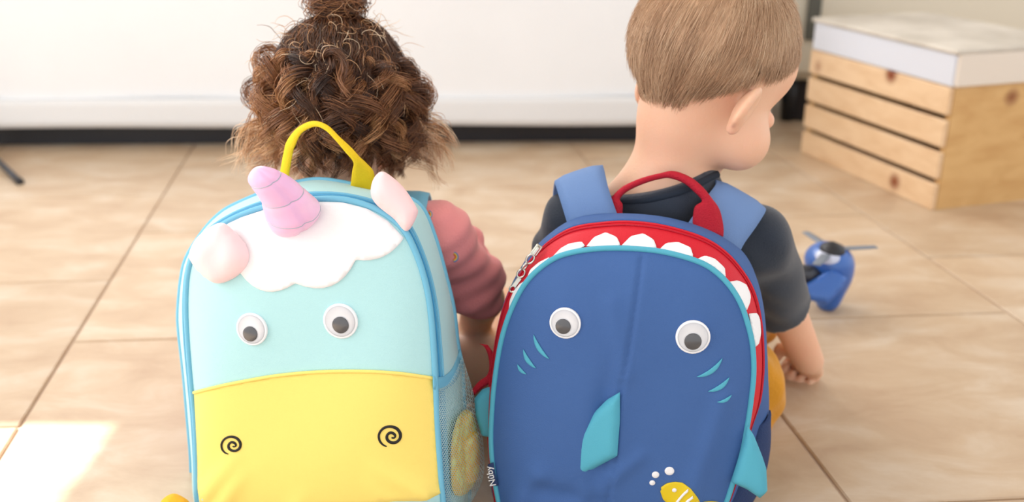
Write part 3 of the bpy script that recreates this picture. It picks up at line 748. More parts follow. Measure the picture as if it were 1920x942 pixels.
# trousers
v = Vol((-0.08, 0.94, 0.0), (0.42, 1.40, 0.20), 0.0032)
v.ell(pel, (0.097, 0.074, 0.080), 0.03)
for h_, k_, a_ in ((hpR, knR, anR), (hpL, knL, anL)):
    v.cap(h_, k_, 0.062, 0.052, 0.02); v.cap(k_, k_ * 0.25 + a_ * 0.75, 0.050, 0.038, 0.015)
v.cap(W(1400, 700, 1.06), W(1418, 745, 1.06), 0.030, 0.028, 0.02); v.cap(hpR, W(1405, 700, 1.08), 0.05, 0.035, 0.02); v.cap(W(1414, 720, 1.06), W(1408, 800, 1.05), 0.030, 0.026, 0.02)
v.disp(folds(8, 0.007, 55)); v.cut((0, 0, 0.0035), (0, 0, -1))
vs, qs = v.mesh(); mesh('trousers', relax(vs, qs, 1), qs, M['mustard'], boy)

# ---- girl
GH = (hR(-4, 14, 0), W(642, 200, 1.105)); S_G = 0.97
gb_lo = W(640, 385, 1.055); gb_hi = W(640, 300, 1.055)
gR = W(822, 448, 1.05); gL = W(480, 475, 1.06); gp = np.array([-0.19, 1.06, 0.085]); gch = (gR + gL) / 2 + np.array([0, 0.012, -0.035])
geR = W(905, 560, 1.09); gwR = W(880, 640, 1.17); geL = gL + np.array([-0.03, 0.06, -0.12]); gwL = geL + np.array([0.07, 0.09, -0.03])
gkR = W(900, 690, 1.11); gaR = np.array([-0.02, 1.32, 0.05]); gkL = np.array([-0.34, 1.22, 0.08]); gaL = np.array([-0.25, 1.38, 0.045])
girl = thing('person', 'person with curly brown hair in a topknot and pink top, seated facing away', 'person', (gp[0], gp[1], 0))
v = Vol((-0.45, 0.93, -0.01), (0.10, 1.50, 0.56), 0.0028)
Lg = head(v, GH, S_G)
v.cap(gb_lo, gb_hi, 0.038, 0.036, 0.022); v.cap(gb_hi, Lg((0, -0.02, -0.03)), 0.037, 0.038, 0.018)
v.cap(gb_lo - np.array([0, 0, 0.01]), gR, 0.034, 0.028, 0.03); v.cap(gb_lo - np.array([0, 0, 0.01]), gL, 0.034, 0.028, 0.03)
v.ell(gch, (0.095, 0.058, 0.075), 0.03); v.ell((gch + gp) / 2, (0.082, 0.060, 0.09), 0.03); v.ell(gp, (0.086, 0.066, 0.075), 0.03)
for a, b, c_ in ((gR, geR, gwR), (gL, geL, gwL)): v.cap(a, b, 0.030, 0.024, 0.02); v.cap(b, c_, 0.024, 0.018, 0.012)
hand(v, gwR, (-0.1, 0.6, -0.4), (-0.3, 0.1, -1), (-0.8, 0.2, 0.2), 0.85, 0.8); hand(v, gwL, (0.4, 0.6, -0.3), (0.2, 0.1, -1), (0.7, 0.3, 0.2), 0.85, 0.8)
gh1 = gp + np.array([0.055, 0.01, -0.022]); gh2 = gp + np.array([-0.055, 0.01, -0.022])
for h_, k_, a_, f_ in ((gh1, gkR, gaR, (-0.1, 0.9)), (gh2, gkL, gaL, (0.2, 0.9))):
    v.cap(h_, k_, 0.050, 0.040, 0.02); v.cap(k_, a_, 0.038, 0.024, 0.015); foot(v, a_, f_)
Vg, Qg = v.mesh(); Vg = relax(Vg, Qg, 2); mesh('body', Vg, Qg, M['skin'], girl); eyes(Lg, GH[0], S_G, girl)
print('girl arm', np.linalg.norm(gR - geR), np.linalg.norm(geR - gwR), gR, gL, gkR, GH[1])
# pink top with gathered elbow-length sleeves
v = Vol((-0.42, 0.96, 0.05), (0.05, 1.22, 0.40), 0.0026)
v.ell(gch, (0.102, 0.064, 0.082), 0.03); v.ell((gch + gp) / 2, (0.095, 0.072, 0.10), 0.03)
v.cap(gb_lo - np.array([0, 0, 0.012]), gR, 0.040, 0.036, 0.03); v.cap(gb_lo - np.array([0, 0, 0.012]), gL, 0.040, 0.036, 0.03)
gc = norm(geR - gR); v.cap(gR, geR * 0.75 + gR * 0.25, 0.038, 0.036, 0.02); v.cap(geR * 0.75 + gR * 0.25, geR - gc * 0.004, 0.036, 0.027, 0.015)
v.cap(W(880, 455, 1.10), W(905, 500, 1.13), 0.020, 0.016, 0.015)
v.cap(gL, geL, 0.038, 0.036, 0.02)
def rose_folds(P):
    t = (P - gR) @ gc; q = P - gR - t[..., None] * gc; r1 = np.cross(gc, [0, 1, 0]); r1 /= np.linalg.norm(r1); r2 = np.cross(gc, r1); ang = np.arctan2(q @ r2, q @ r1)
    return (0.0028 * np.sin(3 * ang + t * 60) * np.clip(t / 0.05, 0, 1) + 0.0012 * np.sin(t * 240 + ang * 2)).astype(np.float32)
v.disp(rose_folds); v.disp(folds(12, 0.0022, 50)); v.cut(geR + gc * 0.014, gc)
vs, qs = v.mesh(); mesh('top', relax(vs, qs, 1), qs, M['rose'], girl); rose_t = Target(); rose_t.add(vs, qs.tolist()); rose_t.build(); top_o = girl.children[-1]
v = Vol((-0.36, 0.94, 0.0), (0.02, 1.26, 0.17), 0.0032)
v.ell(gp, (0.096, 0.076, 0.082), 0.03); v.cap(gh1, gh1 * 0.9 + gkR * 0.1, 0.058, 0.052, 0.02); v.cap(gh2, gh2 * 0.5 + gkL * 0.5, 0.060, 0.056, 0.02)
v.disp(folds(31, 0.005, 60)); v.cut((0, 0, 0.0035), (0, 0, -1)); vs, qs = v.mesh(); mesh('shorts', relax(vs, qs, 1), qs, M['purple'], girl)
# rainbow prints on the sleeve
for (cx, cy, sc_) in ((803, 403, 0.75), (849, 482, 1.0)):
    for r0, colr in ((9.5, (120, 150, 200)), (7.2, (245, 210, 90)), (4.8, (240, 120, 50))):
        a = np.linspace(-2.0, 0.9, 14); pts = [(cx + r0 * sc_ * math.cos(t), cy + r0 * sc_ * math.sin(t) * 0.95) for t in a - 0.3 + 0.9]
        mname = 'print_%d' % colr[0]; mm = bpy.data.materials.get(mname) or mat(mname, colr, 0.8)
        decal('rainbow_print', stroke(pts, 2.6 * sc_)[::3], rose_t, 0.0006, 0.0008, mm, top_o, step=3, sm=False)

# curly hair
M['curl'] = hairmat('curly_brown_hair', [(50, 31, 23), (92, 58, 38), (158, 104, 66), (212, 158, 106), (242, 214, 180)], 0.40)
rg = np.random.RandomState(11); R, c0 = GH
HCc = c0 + R @ np.array([0, -0.010, 0.020]); HR_ = np.array([0.070, 0.084, 0.077])
parts = []
# scalp cap
def capmask(q):
    low = np.interp(q[:, 1], [-0.09, -0.04, 0.0, 0.03, 0.06, 0.08], [-0.06, -0.05, -0.03, 0.0, 0.03, 0.06]); return q[:, 2] - low
Nn = vnormals(Vg, Qg); ql = loc_head(Vg, GH, 1.0); near = (np.abs(ql[:, 0]) < 0.09) & (np.abs(ql[:, 1]) < 0.11) & (np.abs(ql[:, 2]) < 0.12); mk = np.full(len(Vg), -1.); mk[near] = capmask(ql[near])
fm = (mk[Qg] > 0).all(1); used = np.unique(Qg[fm]); rm = np.full(len(Vg), -1); rm[used] = np.arange(len(used)); capV = Vg[used] + Nn[used] * 0.005; capF = rm[Qg[fm]]
bun = HCc + R @ np.array([0.001, -0.018, 0.078])
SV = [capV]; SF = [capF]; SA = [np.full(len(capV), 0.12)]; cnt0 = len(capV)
def addstr(P, rad, col):
    global cnt0
    S, N, _ = P.shape; rr = rad * np.concatenate([np.full(N - N // 3, 1.0), np.linspace(1, 0.35, N // 3)])[None] * (0.8 + 0.4 * rg.rand(S))[:, None]
    a, b, c = strands_vf(P, rr, col); SV.append(a); SF.append(b + cnt0); SA.append(c); cnt0 += len(a)
def surf(th, ph, k=1.0):     # th from top, ph around (0 = back)
    return HCc + R @ (np.array([math.sin(th) * math.sin(ph), -math.sin(th) * math.cos(ph), math.cos(th)]) * HR_ * k)
# hair pulled up to the topknot
for _ in range(1500):
    ph = rg.uniform(-2.6, 2.6); th1 = rg.uniform(0.9, 1.75); N = 16; wav = rg.rand() * 6; am = rg.uniform(0.02, 0.07); pts = []
    k0 = 1.0 + rg.uniform(0.0, 0.05); fr_ = rg.uniform(5, 11)
    for t in np.linspace(0, 1, N):
        th = th1 * (1 - t) + 0.22 * t; pp = surf(max(th, 0.05), ph + am * math.sin(wav + fr_ * t) + 0.15 * t * math.sin(wav), k0 + 0.02 + 0.03 * math.sin(math.pi * t) * rg.uniform(0.3, 0.8) + 0.010 * math.sin(fr_ * 1.7 * t + wav)); pts.append(pp)
    pts[-1] = bun + rg.randn(3) * 0.006
    addstr(np.array([rs(pts, 14)]), 0.00036, np.array([np.clip(rg.normal(0.25, 0.13), 0, 1)]))
# topknot: loops of hair
for _ in range(420):
    N = 26; t = np.linspace(0, 1, N); ax = norm(R[:, 2] + rg.randn(3) * 0.45); u = norm(np.cross(ax, rg.randn(3))); vv = np.cross(ax, u); r1 = rg.uniform(0.012, 0.030); tur = rg.uniform(0.7, 1.6); p0_ = rg.rand() * 6
    cc = bun + R[:, 2] * rg.uniform(0.008, 0.026) + rg.randn(3) * 0.004
    P = cc + (np.cos(p0_ + t * tur * 6.28)[:, None] * u * 1.15 + np.sin(p0_ + t * tur * 6.28)[:, None] * vv * 0.9) * r1 + ax * ((t - 0.5) * 0.014)[:, None] + rg.randn(N, 3).cumsum(0) * 0.0004
    addstr(P[None], 0.00036, np.array([np.clip(rg.normal(0.38, 0.18), 0, 1)]))
# long waves lying on the back of the head
for _ in range(1500):
    ph = rg.uniform(-2.3, 2.3); th0 = rg.uniform(0.5, 1.5); dth = rg.uniform(0.7, 1.2); N = 18; wv = rg.rand() * 6; am = rg.uniform(0.04, 0.13); fr_ = rg.uniform(4, 9); k0 = 1.03 + rg.uniform(0, 0.07); pts = []
    for t in np.linspace(0, 1, N):
        th = min(th0 + dth * t, 2.45); pts.append(surf(th, ph + am * math.sin(wv + fr_ * t + ph * 3), k0 + 0.03 * math.sin(fr_ * t + wv)))
    addstr(np.array([pts]), 0.0003, np.clip(np.array([rg.normal(0.17, 0.09)]), 0, 1))
# ringlets: flat bands of strands coiling together
def ringlet(root, out, length, rad, turns, ns, width, shade, hang=1.4, tip=0.25, jit=0.17):
    N = 28; t = np.linspace(0, 1, N); d0 = norm(out); g = np.array([0, 0, -1.0]); P = [root]; d = norm(d0 * 0.8 + g * 0.5)
    for k in range(N - 1):
        d = norm(d + g * hang * 0.08); P.append(P[-1] + d * length / (N - 1))
    P = np.array(P); T, A, B = frames(P); hand_ = rg.choice([-1, 1]); ph = rg.rand() * 6.28
    env = np.clip(t / 0.25, 0, 1) ** 0.8 * (1 - 0.35 * t); S = []
    for s_ in range(ns):
        rr_ = rad * (1 + rg.randn() * jit); offT = rg.randn() * width; off = rg.randn(3) * 0.0014; a = ph + rg.randn() * 0.26 + hand_ * t * turns * 6.283 * (1 + rg.randn() * 0.02)
        S.append(P + (A * np.cos(a)[:, None] + B * np.sin(a)[:, None]) * (rr_ * env)[:, None] + T * (offT * (0.5 + 0.5 * np.sin(math.pi * np.clip(t * 1.1, 0, 1))))[:, None] + off + np.cumsum(rg.randn(N, 3) * 0.00018, 0))
    col = np.clip((shade + rg.randn(ns) * 0.09)[:, None] + tip * (t - 0.35)[None], 0, 1)
    addstr(np.array(S), 0.0003, col)
for _ in range(105):
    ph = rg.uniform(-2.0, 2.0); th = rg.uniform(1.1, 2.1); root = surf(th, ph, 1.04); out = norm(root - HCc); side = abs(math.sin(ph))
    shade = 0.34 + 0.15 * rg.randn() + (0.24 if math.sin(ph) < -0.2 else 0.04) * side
    ringlet(root, out * (0.35 + 0.6 * side) + rg.randn(3) * 0.3, rg.uniform(0.035, 0.065), rg.uniform(0.009, 0.020), rg.uniform(0.8, 1.6), 40, 0.0042, shade, 1.5)
for _ in range(60):          # lower locks falling on the neck and to the sides
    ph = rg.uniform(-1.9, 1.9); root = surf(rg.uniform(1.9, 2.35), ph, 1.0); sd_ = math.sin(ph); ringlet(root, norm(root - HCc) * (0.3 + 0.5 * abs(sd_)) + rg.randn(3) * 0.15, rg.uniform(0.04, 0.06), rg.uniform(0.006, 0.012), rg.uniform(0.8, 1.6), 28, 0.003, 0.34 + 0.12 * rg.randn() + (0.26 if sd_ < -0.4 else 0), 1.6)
for _ in range(64):          # curls flaring out above the shoulders, backlight put into their pale tone
    sg = rg.choice([-1, 1]); ph = sg * rg.uniform(1.1, 1.8); root = surf(rg.uniform(1.75, 2.25), ph, 1.05); ringlet(root, R @ np.array([sg * 1.0, rg.randn() * 0.3, rg.uniform(-0.2, 0.5)]), rg.uniform(0.055, 0.085), rg.uniform(0.006, 0.012), rg.uniform(0.6, 1.3), 8, 0.005, 0.66 + 0.12 * rg.randn(), 0.35, 0.4)
for _ in range(420):         # frizz and flyaways, near-white strand colour stands in for backlight
    ph = rg.uniform(-2.2, 2.2); root = surf(rg.uniform(0.4, 2.1), ph, 1.07); ringlet(root, norm(root - HCc) * 0.5 + rg.randn(3) * 0.6, rg.uniform(0.015, 0.04), rg.uniform(0.003, 0.009), rg.uniform(0.4, 1.1), 1, 0.001, 0.78 + 0.2 * rg.randn(), 0.3)
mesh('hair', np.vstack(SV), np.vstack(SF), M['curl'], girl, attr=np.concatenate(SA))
HC_W = HCc

# ------------------------------------------------------------------ googly eye
def googly(tgt, cx, cy, r, pcx, pcy, pr, parent, n):
    c = tgt.hit(cx, cy, 0.0006); dist = np.linalg.norm(c - CAM); k = dist / math.hypot(FPX, math.hypot(cx - 960, cy - 471)); R0 = r * k; 
    u = norm(np.cross([0, 0, 1], n)); vv = np.cross(n, u)
    def disc(prof, cc, sides=36):
        V = []; F = []
        for rr, h in prof:
            for i in range(sides):
                a = 2 * math.pi * i / sides; V.append(cc + (u * math.cos(a) + vv * math.sin(a)) * rr + n * h)
        for j in range(len(prof) - 1):
            for i in range(sides):
                l = (i + 1) % sides; F.append((j * sides + i, j * sides + l, (j + 1) * sides + l, (j + 1) * sides + i))
        F.append(tuple((len(prof) - 1) * sides + i for i in range(sides))); return np.array(V), F
    e_ = mesh('googly_eye', *disc([(R0 * 0.97, -0.003), (R0, -0.001), (R0, 0.0008), (R0 * 0.97, 0.0014), (R0 * 0.86, 0.0015), (R0 * 0.84, 0.0013), (0.0002, 0.0013)], c), M['eye_white'], parent)
    d = np.array([(pcx - cx) * k, 0, -(pcy - cy) * k]); pc = c + u * np.dot(d, u) + vv * np.dot(d, vv) + n * 0.0015
    mesh('pupil', *disc([(pr * k, 0), (pr * k, 0.0009), (pr * k * 0.9, 0.0013), (0.0002, 0.0013)], pc, 28), M['pupil'], e_)
    pf = [(R0 * 0.88 * math.cos(t), 0.0014 + 0.0032 * math.sin(t)) for t in np.linspace(0, 1.5, 9)] + [(0.0002, 0.0044)]
    mesh('clear_dome', *disc(pf, c), M['dome'], e_)
def panel(name, poly, plane, bulge, edge, m, parent, step, extra=None, npts=160):
    P = rs(poly, npts, True); Q, F, nb = fill(P, step); B = np.array([plane.at(x, y) for x, y in Q]); PB = np.array([plane.at(x, y) for x, y in P])
    u = norm(np.cross([0, 0, 1], plane.n)); v_ = np.cross(plane.n, u); d = distpoly(np.stack([B @ u, B @ v_], 1), np.stack([PB @ u, PB @ v_], 1))
    h = bulge * (1 - np.exp(-d / edge)) ; 
    if extra is not None: h = h + extra(Q, d)
    V = B + plane.n * h[:, None]; F = orient(V, F, plane.n); o = mesh(name, V, F, m, parent)
    return o, V, F, P

# ================================================================== unicorn backpack
UP = Plane(W(590, 650, 0.872), 11, 9); n = UP.n
u_front = [(400, 985), (380, 968), (371, 930), (369, 860), (366, 790), (360, 725), (353, 640), (350, 570), (354, 510), (368, 468), (392, 440), (425, 417), (456, 402), (493, 389), (545, 378), (592, 373), (643, 374), (694, 387), (735, 410), (762, 438), (785, 487), (800, 538), (808, 589), (813, 650), (816, 709), (820, 800), (827, 900), (831, 945), (825, 972), (800, 985), (600, 995)]
u_back = [(385, 980), (362, 955), (360, 900), (358, 850), (352, 780), (345, 700), (336, 620), (335, 580), (341, 520), (352, 480), (385, 430), (418, 397), (456, 377), (493, 362), (545, 345), (592, 337), (640, 342), (694, 355), (750, 367), (790, 388), (815, 445), (836, 520), (850, 580), (857, 640), (866, 700), (872, 800), (878, 900), (878, 945), (868, 965), (840, 978), (600, 985)]
uni = thing('unicorn_backpack', "pale aqua child's backpack with horn, pink ears and yellow muzzle, on the left", 'backpack', [*UP.at(600, 990, 0.05)[:2], 0])
def ufold(Q, d):
    x, y = Q[:, 0], Q[:, 1]; f = np.zeros(len(Q))
    for (ax, ay, bx, by, wd, am) in ((375, 940, 470, 830, 16, 0.004), (420, 950, 480, 860, 12, 0.003), (820, 930, 700, 850, 14, 0.004), (760, 950, 690, 880, 12, 0.0025), (560, 960, 590, 900, 16, 0.002)):
        a = np.array([ax, ay]); b = np.array([bx, by]); ab = b - a; t = np.clip(((Q - a) @ ab) / (ab @ ab), 0, 1); dd = np.linalg.norm(Q - a - t[:, None] * ab, axis=1)
        f += 2.2 * am * np.exp(-(dd / wd) ** 2) * (1 - t)
    return f * np.clip(d / 0.012, 0, 1) + 0.0015 * np.sin(x / 60 + y / 90)* np.clip(d / 0.03, 0, 1)
NR = 200
uf = rs(u_front, NR, True); ub = rs(u_back, NR, True)
rF = np.array([UP.at(x, y) for x, y in uf]); rB = np.array([UP.at(x, y, 0.088) for x, y in ub])
def mix(a, b, t, bow=0.0, c=None):
    P = a * (1 - t) + b * t
    if bow:
        c = P.mean(0); d = P - c; d = d - np.outer(d @ n, n); d /= np.linalg.norm(d, axis=1, keepdims=True); P = P + d * bow * math.sin(math.pi * t)
    return P
face_o, fV, fF, _ = panel('front_panel', u_front, UP, 0.020, 0.028, M['aqua'], uni, 9, ufold)
UT = Target(); UT.add(fV, fF)
_, V, F = loft('zip_band', [mix(rF, rB, t, 0.003) for t in np.linspace(0.0, 0.20, 4)], M['azure'], uni); UT.add(V, F)
_, V, F = loft('side_gusset', [mix(rF, rB, t, 0.003) for t in np.linspace(0.20, 1.0, 9)], M['aqua'], uni); UT.add(V, F)
PBk, FBk, _nb = fill(ub, 30); V = np.array([UP.at(x, y, 0.088) for x, y in PBk]); mesh('back_panel', V, orient(V, FBk, -n), M['azure'], uni)
tube('front_piping', rF + n * 0.0006, 0.0030, M['azure'], uni, 10, True)
tube('zip_line', mix(rF, rB, 0.11, 0.004), 0.0012, mat('azure_zip_coil', (60, 150, 196), 0.5), uni, 6, True)
tube('band_piping', mix(rF, rB, 0.20, 0.0035), 0.0016, M['azure'], uni, 8, True)
tube('back_piping', rB, 0.0028, M['azure'], uni, 10, True)
UT.build()
# yellow muzzle
mtop = [(366, 736), (400, 727), (440, 718), (520, 704), (600, 697), (680, 696), (750, 700), (812, 709)]
muz = mtop + [(815, 740), (818, 800), (823, 880), (826, 925), (800, 938), (740, 940), (690, 943), (600, 950), (500, 955), (420, 955), (378, 948), (373, 920), (371, 860), (369, 790)]
decal('muzzle', muz, UT, 0.0014, 0.003, M['yellow'], uni, step=9, sm=False, n=170)
tube('muzzle_piping', np.array([UT.hit(x, y, 0.0016) for x, y in rs(mtop, 50)]), 0.0017, M['yellow'], uni, 8)
cloud = []
def arc(a, b, bulge, k=9):
    a = np.array(a, float); b = np.array(b, float); t = np.linspace(0, 1, k)[:-1]; nn = -np.array([-(b - a)[1], (b - a)[0]]) ; return [tuple(a + (b - a) * s + nn * bulge * 4 * s * (1 - s)) for s in t]
cloud = [(412, 434), (430, 420), (456, 408), (493, 396), (545, 385), (592, 380), (643, 381), (690, 393), (728, 416), (757, 447)]
cloud = cloud[:-1] + arc((757, 447), (668, 487), 0.16) + arc((668, 487), (555, 531), 0.24) + arc((555, 531), (452, 512), 0.24) + arc((452, 512), (412, 434), 0.05)
decal('forelock', cloud, UT, 0.0016, 0.003, M['white'], uni, step=8, sm=False, n=200)
googly(UT, 473, 617, 31.5, 471, 626, 14.5, uni, norm(n + np.array([-0.05, 0, 0.02]))); googly(UT, 639, 602, 34, 640, 609, 16, uni, n)
sp = [(1115, 655), (1092, 643), (1075, 618), (1074, 585), (1096, 555), (1132, 544), (1168, 554), (1189, 582), (1187, 612), (1165, 632), (1138, 632), (1119, 617), (1117, 595), (1132, 579), (1152, 582), (1163, 597), (1154, 608), (1142, 605)]
sp = [((x - 1132) , (y - 600)) for x, y in sp]
wdt = np.interp(np.linspace(0, 1, 60), [0, 0.1, 0.5, 0.9, 1], [1.6, 3.2, 4.6, 4.0, 2.2])
for cx, cy, k in ((731, 818, 0.93 / 2.755), (435, 835, 0.82 / 2.755)):
    P = rs([(cx + x * k, cy + y * k) for x, y in sp], 60); Vs = []
    T = np.gradient(P, axis=0); T /= np.linalg.norm(T, axis=1, keepdims=True); Nn2 = np.stack([-T[:, 1], T[:, 0]], 1); ww = wdt * (k * 2.755) * 1.25
    mb = BVHTree.FromObject(bpy.data.objects['muzzle'], bpy.context.evaluated_depsgraph_get()) if False else None
    for s_ in (-1, 0, 1):
        Vs.append(np.array([UT.hit(x, y, 0.0026 if s_ == 0 else 0.0021) for x, y in P + Nn2 * (ww * s_ / 2)[:, None]]))
    A = np.stack(Vs, 1).reshape(-1, 3); F = []
    for i in range(59):
        for j in range(2): a = i * 3 + j; F.append((a, a + 1, a + 4, a + 3))
    mesh('nostril_swirl', *solid(A, orient(A, F, n), -n * 0.0012), M['black'], uni)
# ears (stuffed) and horn
def off_at(pl, dz):
    return lambda x, y: pl.at(x, y, -dz)
earL = [(413, 418), (441, 437), (463, 466), (464, 494), (443, 519), (410, 532), (386, 521), (358, 490), (356, 470), (374, 441)]
pillow('ear', earL, off_at(UP, 0.020), n, 0.024, M['pink'], uni, 6, 0.020, 0.5, 0.0015, 2)
earR = [(714, 322), (730, 328), (757, 352), (779, 385), (783, 402), (763, 434), (738, 410), (706, 384), (695, 362), (700, 336)]
UPr = Plane(UP.at(740, 400), -10, 25)
pillow('ear', earR, off_at(UPr, 0.003), UPr.n, 0.022, M['pink'], uni, 6, 0.018, 0.5, 0.0015, 5)
HP = [((528, 428), (568, 424), 0.004), ((510, 423), (588, 414), 0.010), ((500, 410), (602, 397), 0.018), ((496, 391), (586, 376), 0.027), ((489, 373), (563, 354), 0.036), ((479, 358), (541, 337), 0.044), ((469, 345), (521, 324), 0.050), ((465, 334), (504, 317), 0.053), ((468, 325), (492, 314), 0.055), ((474, 319), (484, 315), 0.056)]
HL = rs([UP.at(*a, -d) for a, b, d in HP], 46); HRr = rs([UP.at(*b, -d) for a, b, d in HP], 46); ctr = (HL + HRr) / 2; V = []; S_ = 40
for i in range(46):
    hv_ = (HRr[i] - HL[i]) / 2; rw = np.linalg.norm(hv_); sd = hv_ / rw; axl = norm(ctr[min(i + 2, 45)] - ctr[max(i - 2, 0)]); vd = norm(np.cross(sd, axl)); vd = vd if np.dot(vd, CAM - ctr[i]) > 0 else -vd
    t = i / 45; rw *= 1 - 0.035 * math.exp(-((t - 0.30) / 0.02) ** 2) - 0.045 * math.exp(-((t - 0.56) / 0.02) ** 2) - 0.05 * math.exp(-((t - 0.80) / 0.02) ** 2)
    for k in range(S_):
        a = 2 * math.pi * k / S_; cr_ = 1 - 0.13 * math.exp(-((((a - 0.9 + math.pi) % (2 * math.pi)) - math.pi) / 0.16) ** 2)
        V.append(ctr[i] + (sd * math.cos(a) + vd * math.sin(a) * 0.75) * rw * cr_ * (1 + 0.02 * math.sin(3 * a + i * 0.3)))
V = np.array(V); F = [(i * S_ + k, i * S_ + (k + 1) % S_, (i + 1) * S_ + (k + 1) % S_, (i + 1) * S_ + k) for i in range(45) for k in range(S_)] + [tuple(45 * S_ + k for k in range(S_)), tuple(range(S_))[::-1]]
horn = mesh('horn', V, F, M['lilac'], uni)
for ii in (14, 25, 36):
    tube('seam_thread', V[ii * S_:(ii + 1) * S_] * 1.0, 0.0005, M['silver_thread'], horn, 6, True)
# carry handle
hp = [((522, 345), (538, 347)), ((525, 318), (541, 320)), ((531, 285), (546, 290)), ((537, 264), (550, 275)), ((557, 239), (563, 249)), ((586, 226), (589, 236)), ((614, 234), (610, 243)), ((638, 257), (630, 263)), ((660, 278), (648, 286)), ((676, 296), (664, 306)), ((690, 311), (661, 325)), ((702, 328), (658, 348)), ((698, 362), (656, 362))]
def hdl(pp, pl, back, lift):
    n_ = len(pp); return [(pl.at(*a, back - lift * math.sin(math.pi * i / (n_ - 1))), pl.at(*b, back - lift * math.sin(math.pi * i / (n_ - 1)) - 0.003)) for i, (a, b) in enumerate(pp)]
ribbon('carry_handle', hdl(hp, UP, 0.085, 0.035), 0.0035, M['strapyellow'], uni, 80, 5, 0.001, (0, -1, 0.3))
# shoulder straps of the unicorn pack around the girl
for sx, px in ((-1, 500), (1, 755)):
    a = W(px, 415, 0.975); sh_c = (gL if sx < 0 else gR) * 0.7 + gb_lo * 0.3
    c = [a + (0, 0.0, -0.03), a, sh_c + (0, -0.02, 0.036), sh_c + (0, 0.03, 0.034), sh_c + (0, 0.085, -0.02), sh_c + (0, 0.09, -0.1), sh_c + (sx * 0.03, 0.03, -0.17)]
    ribbon('shoulder_strap', [(p - np.array([0.022, 0, 0]), p + np.array([0.022, 0, 0])) for p in c], 0.006, M['azure'], uni, 40, 5, 0.001, (0, -0.2, 1))
# side net pocket: hugs the gusset at both seams and bulges away from it
def gdist(row):
    out = []; last = None
    for x, y in row:
        h = UT.hit(x, y, 0.0); t = None if h is None else np.linalg.norm(h - CAM)
        if t is None or (last is not None and abs(t - last) > 0.03): t = last + 0.0012 if last else 0.95
        out.append(t); last = t
    return out
rows = 64; colsN = 18
fr_edge = rs([(817, 720), (821, 800), (827, 880), (835, 945), (842, 985)], rows); bk_edge = rs([(866, 668), (885, 730), (899, 790), (907, 850), (904, 900), (882, 945), (860, 985)], rows)
pk = []; pkin = []
for i in range(rows):
    t = i / (rows - 1); s_ = np.linspace(0, 1, colsN); X_ = fr_edge[i] * (1 - s_[:, None]) + bk_edge[i] * s_[:, None]; X_[:, 1] += (1 - t) * 22 * 4 * s_ * (1 - s_)
    g_ = gdist(X_); row = []; rin = []
    for (x, y), gd_, q in zip(X_, g_, s_):
        d_ = norm(ray(x, y)); o_ = 0.003 + 0.026 * math.sin(math.pi * min(1, q)) * min(1, t * 5) * (1 - 0.4 * t) + 0.006 * q
        row.append(CAM + d_ * (gd_ - o_)); rin.append(CAM + d_ * (gd_ - o_ * 0.7))
    pk.append(row); pkin.append(rin)
pk = np.array(pk); pkin = np.array(pkin)
# stretchy binding on its rim
bt = rs([(814, 707), (834, 706), (851, 690), (863, 655)], 10); bb = rs([(814, 731), (838, 730), (857, 713), (870, 680)], 10)
def bpt(row): return [CAM + norm(ray(x, y)) * (g_ - 0.006) for (x, y), g_ in zip(row, gdist(row))]
ribbon('pocket_binding', list(zip(bpt(bt), bpt(bb))), 0.002, M['azure'], uni, 30, 4, 0.0006, n)
def psurf(a, b):     # bilinear on the pocket grid, a 0..1 down, b 0..1 across
    y = a * (rows - 1); x = b * (colsN - 1); i = np.clip(np.floor(y).astype(int), 0, rows - 2); j = np.clip(np.floor(x).astype(int), 0, colsN - 2); fy = (y - i)[:, None]; fx = (x - j)[:, None]
    return pk[i, j] * (1 - fy) * (1 - fx) + pk[i, j + 1] * (1 - fy) * fx + pk[i + 1, j] * fy * (1 - fx) + pk[i + 1, j + 1] * fy * fx
net = []; nc, nr_ = 18, 74; rngs = np.random.RandomState(4)
for i in range(nr_):                       # hexagonal cells
    for j in range(nc + 1):
        o_ = 0.5 if i % 2 else 0.0; b0 = (j + o_) / nc; a0 = i / nr_
        for (da, db) in ((0.55 / nr_, 0.0),):
            pts = psurf(np.clip([a0, a0 + 0.4 / nr_], 0, 1), np.clip([b0, b0], 0, 1)); net.append(tube_vf(pts, 0.00036, 3, cap=False))
        for sg in (-0.5, 0.5):
            b1 = b0 + sg / nc
            if -0.001 <= b1 <= 1.001:
                pts = psurf(np.clip([a0 + 0.4 / nr_, a0 + 1.0 / nr_], 0, 1), np.clip([b0, b1], 0, 1)); net.append(tube_vf(pts, 0.00036, 3, cap=False))
V, F = join(net); mesh('net_pocket', V, F, M['net'], uni, kind='stuff')
# pale cloth lining at the front third of the pocket, and the cloth inside
def cpos(x, y):
    k = (pk_px(x, y)); return k
flat = pkin.reshape(-1, 3); fx = []
for p_ in flat:
    d_ = p_ - CAM; zc = d_[1] * CP - d_[2] * SP; yc = d_[1] * SP + d_[2] * CP; fx.append((960 + FPX * d_[0] / zc, 471 - FPX * yc / zc))
fx = np.array(fx)
def pk_px(x, y):
    q = np.argsort((fx[:, 0] - x) ** 2 + (fx[:, 1] - y) ** 2)[:4]; w_ = 1 / (1 + ((fx[q] - (x, y)) ** 2).sum(1)); dd = np.linalg.norm(flat[q] - CAM, axis=1) @ w_ / w_.sum(); return CAM + norm(ray(x, y)) * dd
clothc = [(852, 800), (860, 780), (875, 768), (888, 780), (896, 815), (900, 860), (894, 900), (872, 928), (850, 925), (845, 880), (846, 835)]
cl = pillow('cloth', clothc, cpos, norm(CAM - cpos(872, 850)), 0.009, M['orangegrid'], None, 6, 0.010, 0.5, 0.001, 9); tag(cl, 'yellow and orange patterned cloth stuffed inside the net side pocket', 'cloth'); recenter(cl)

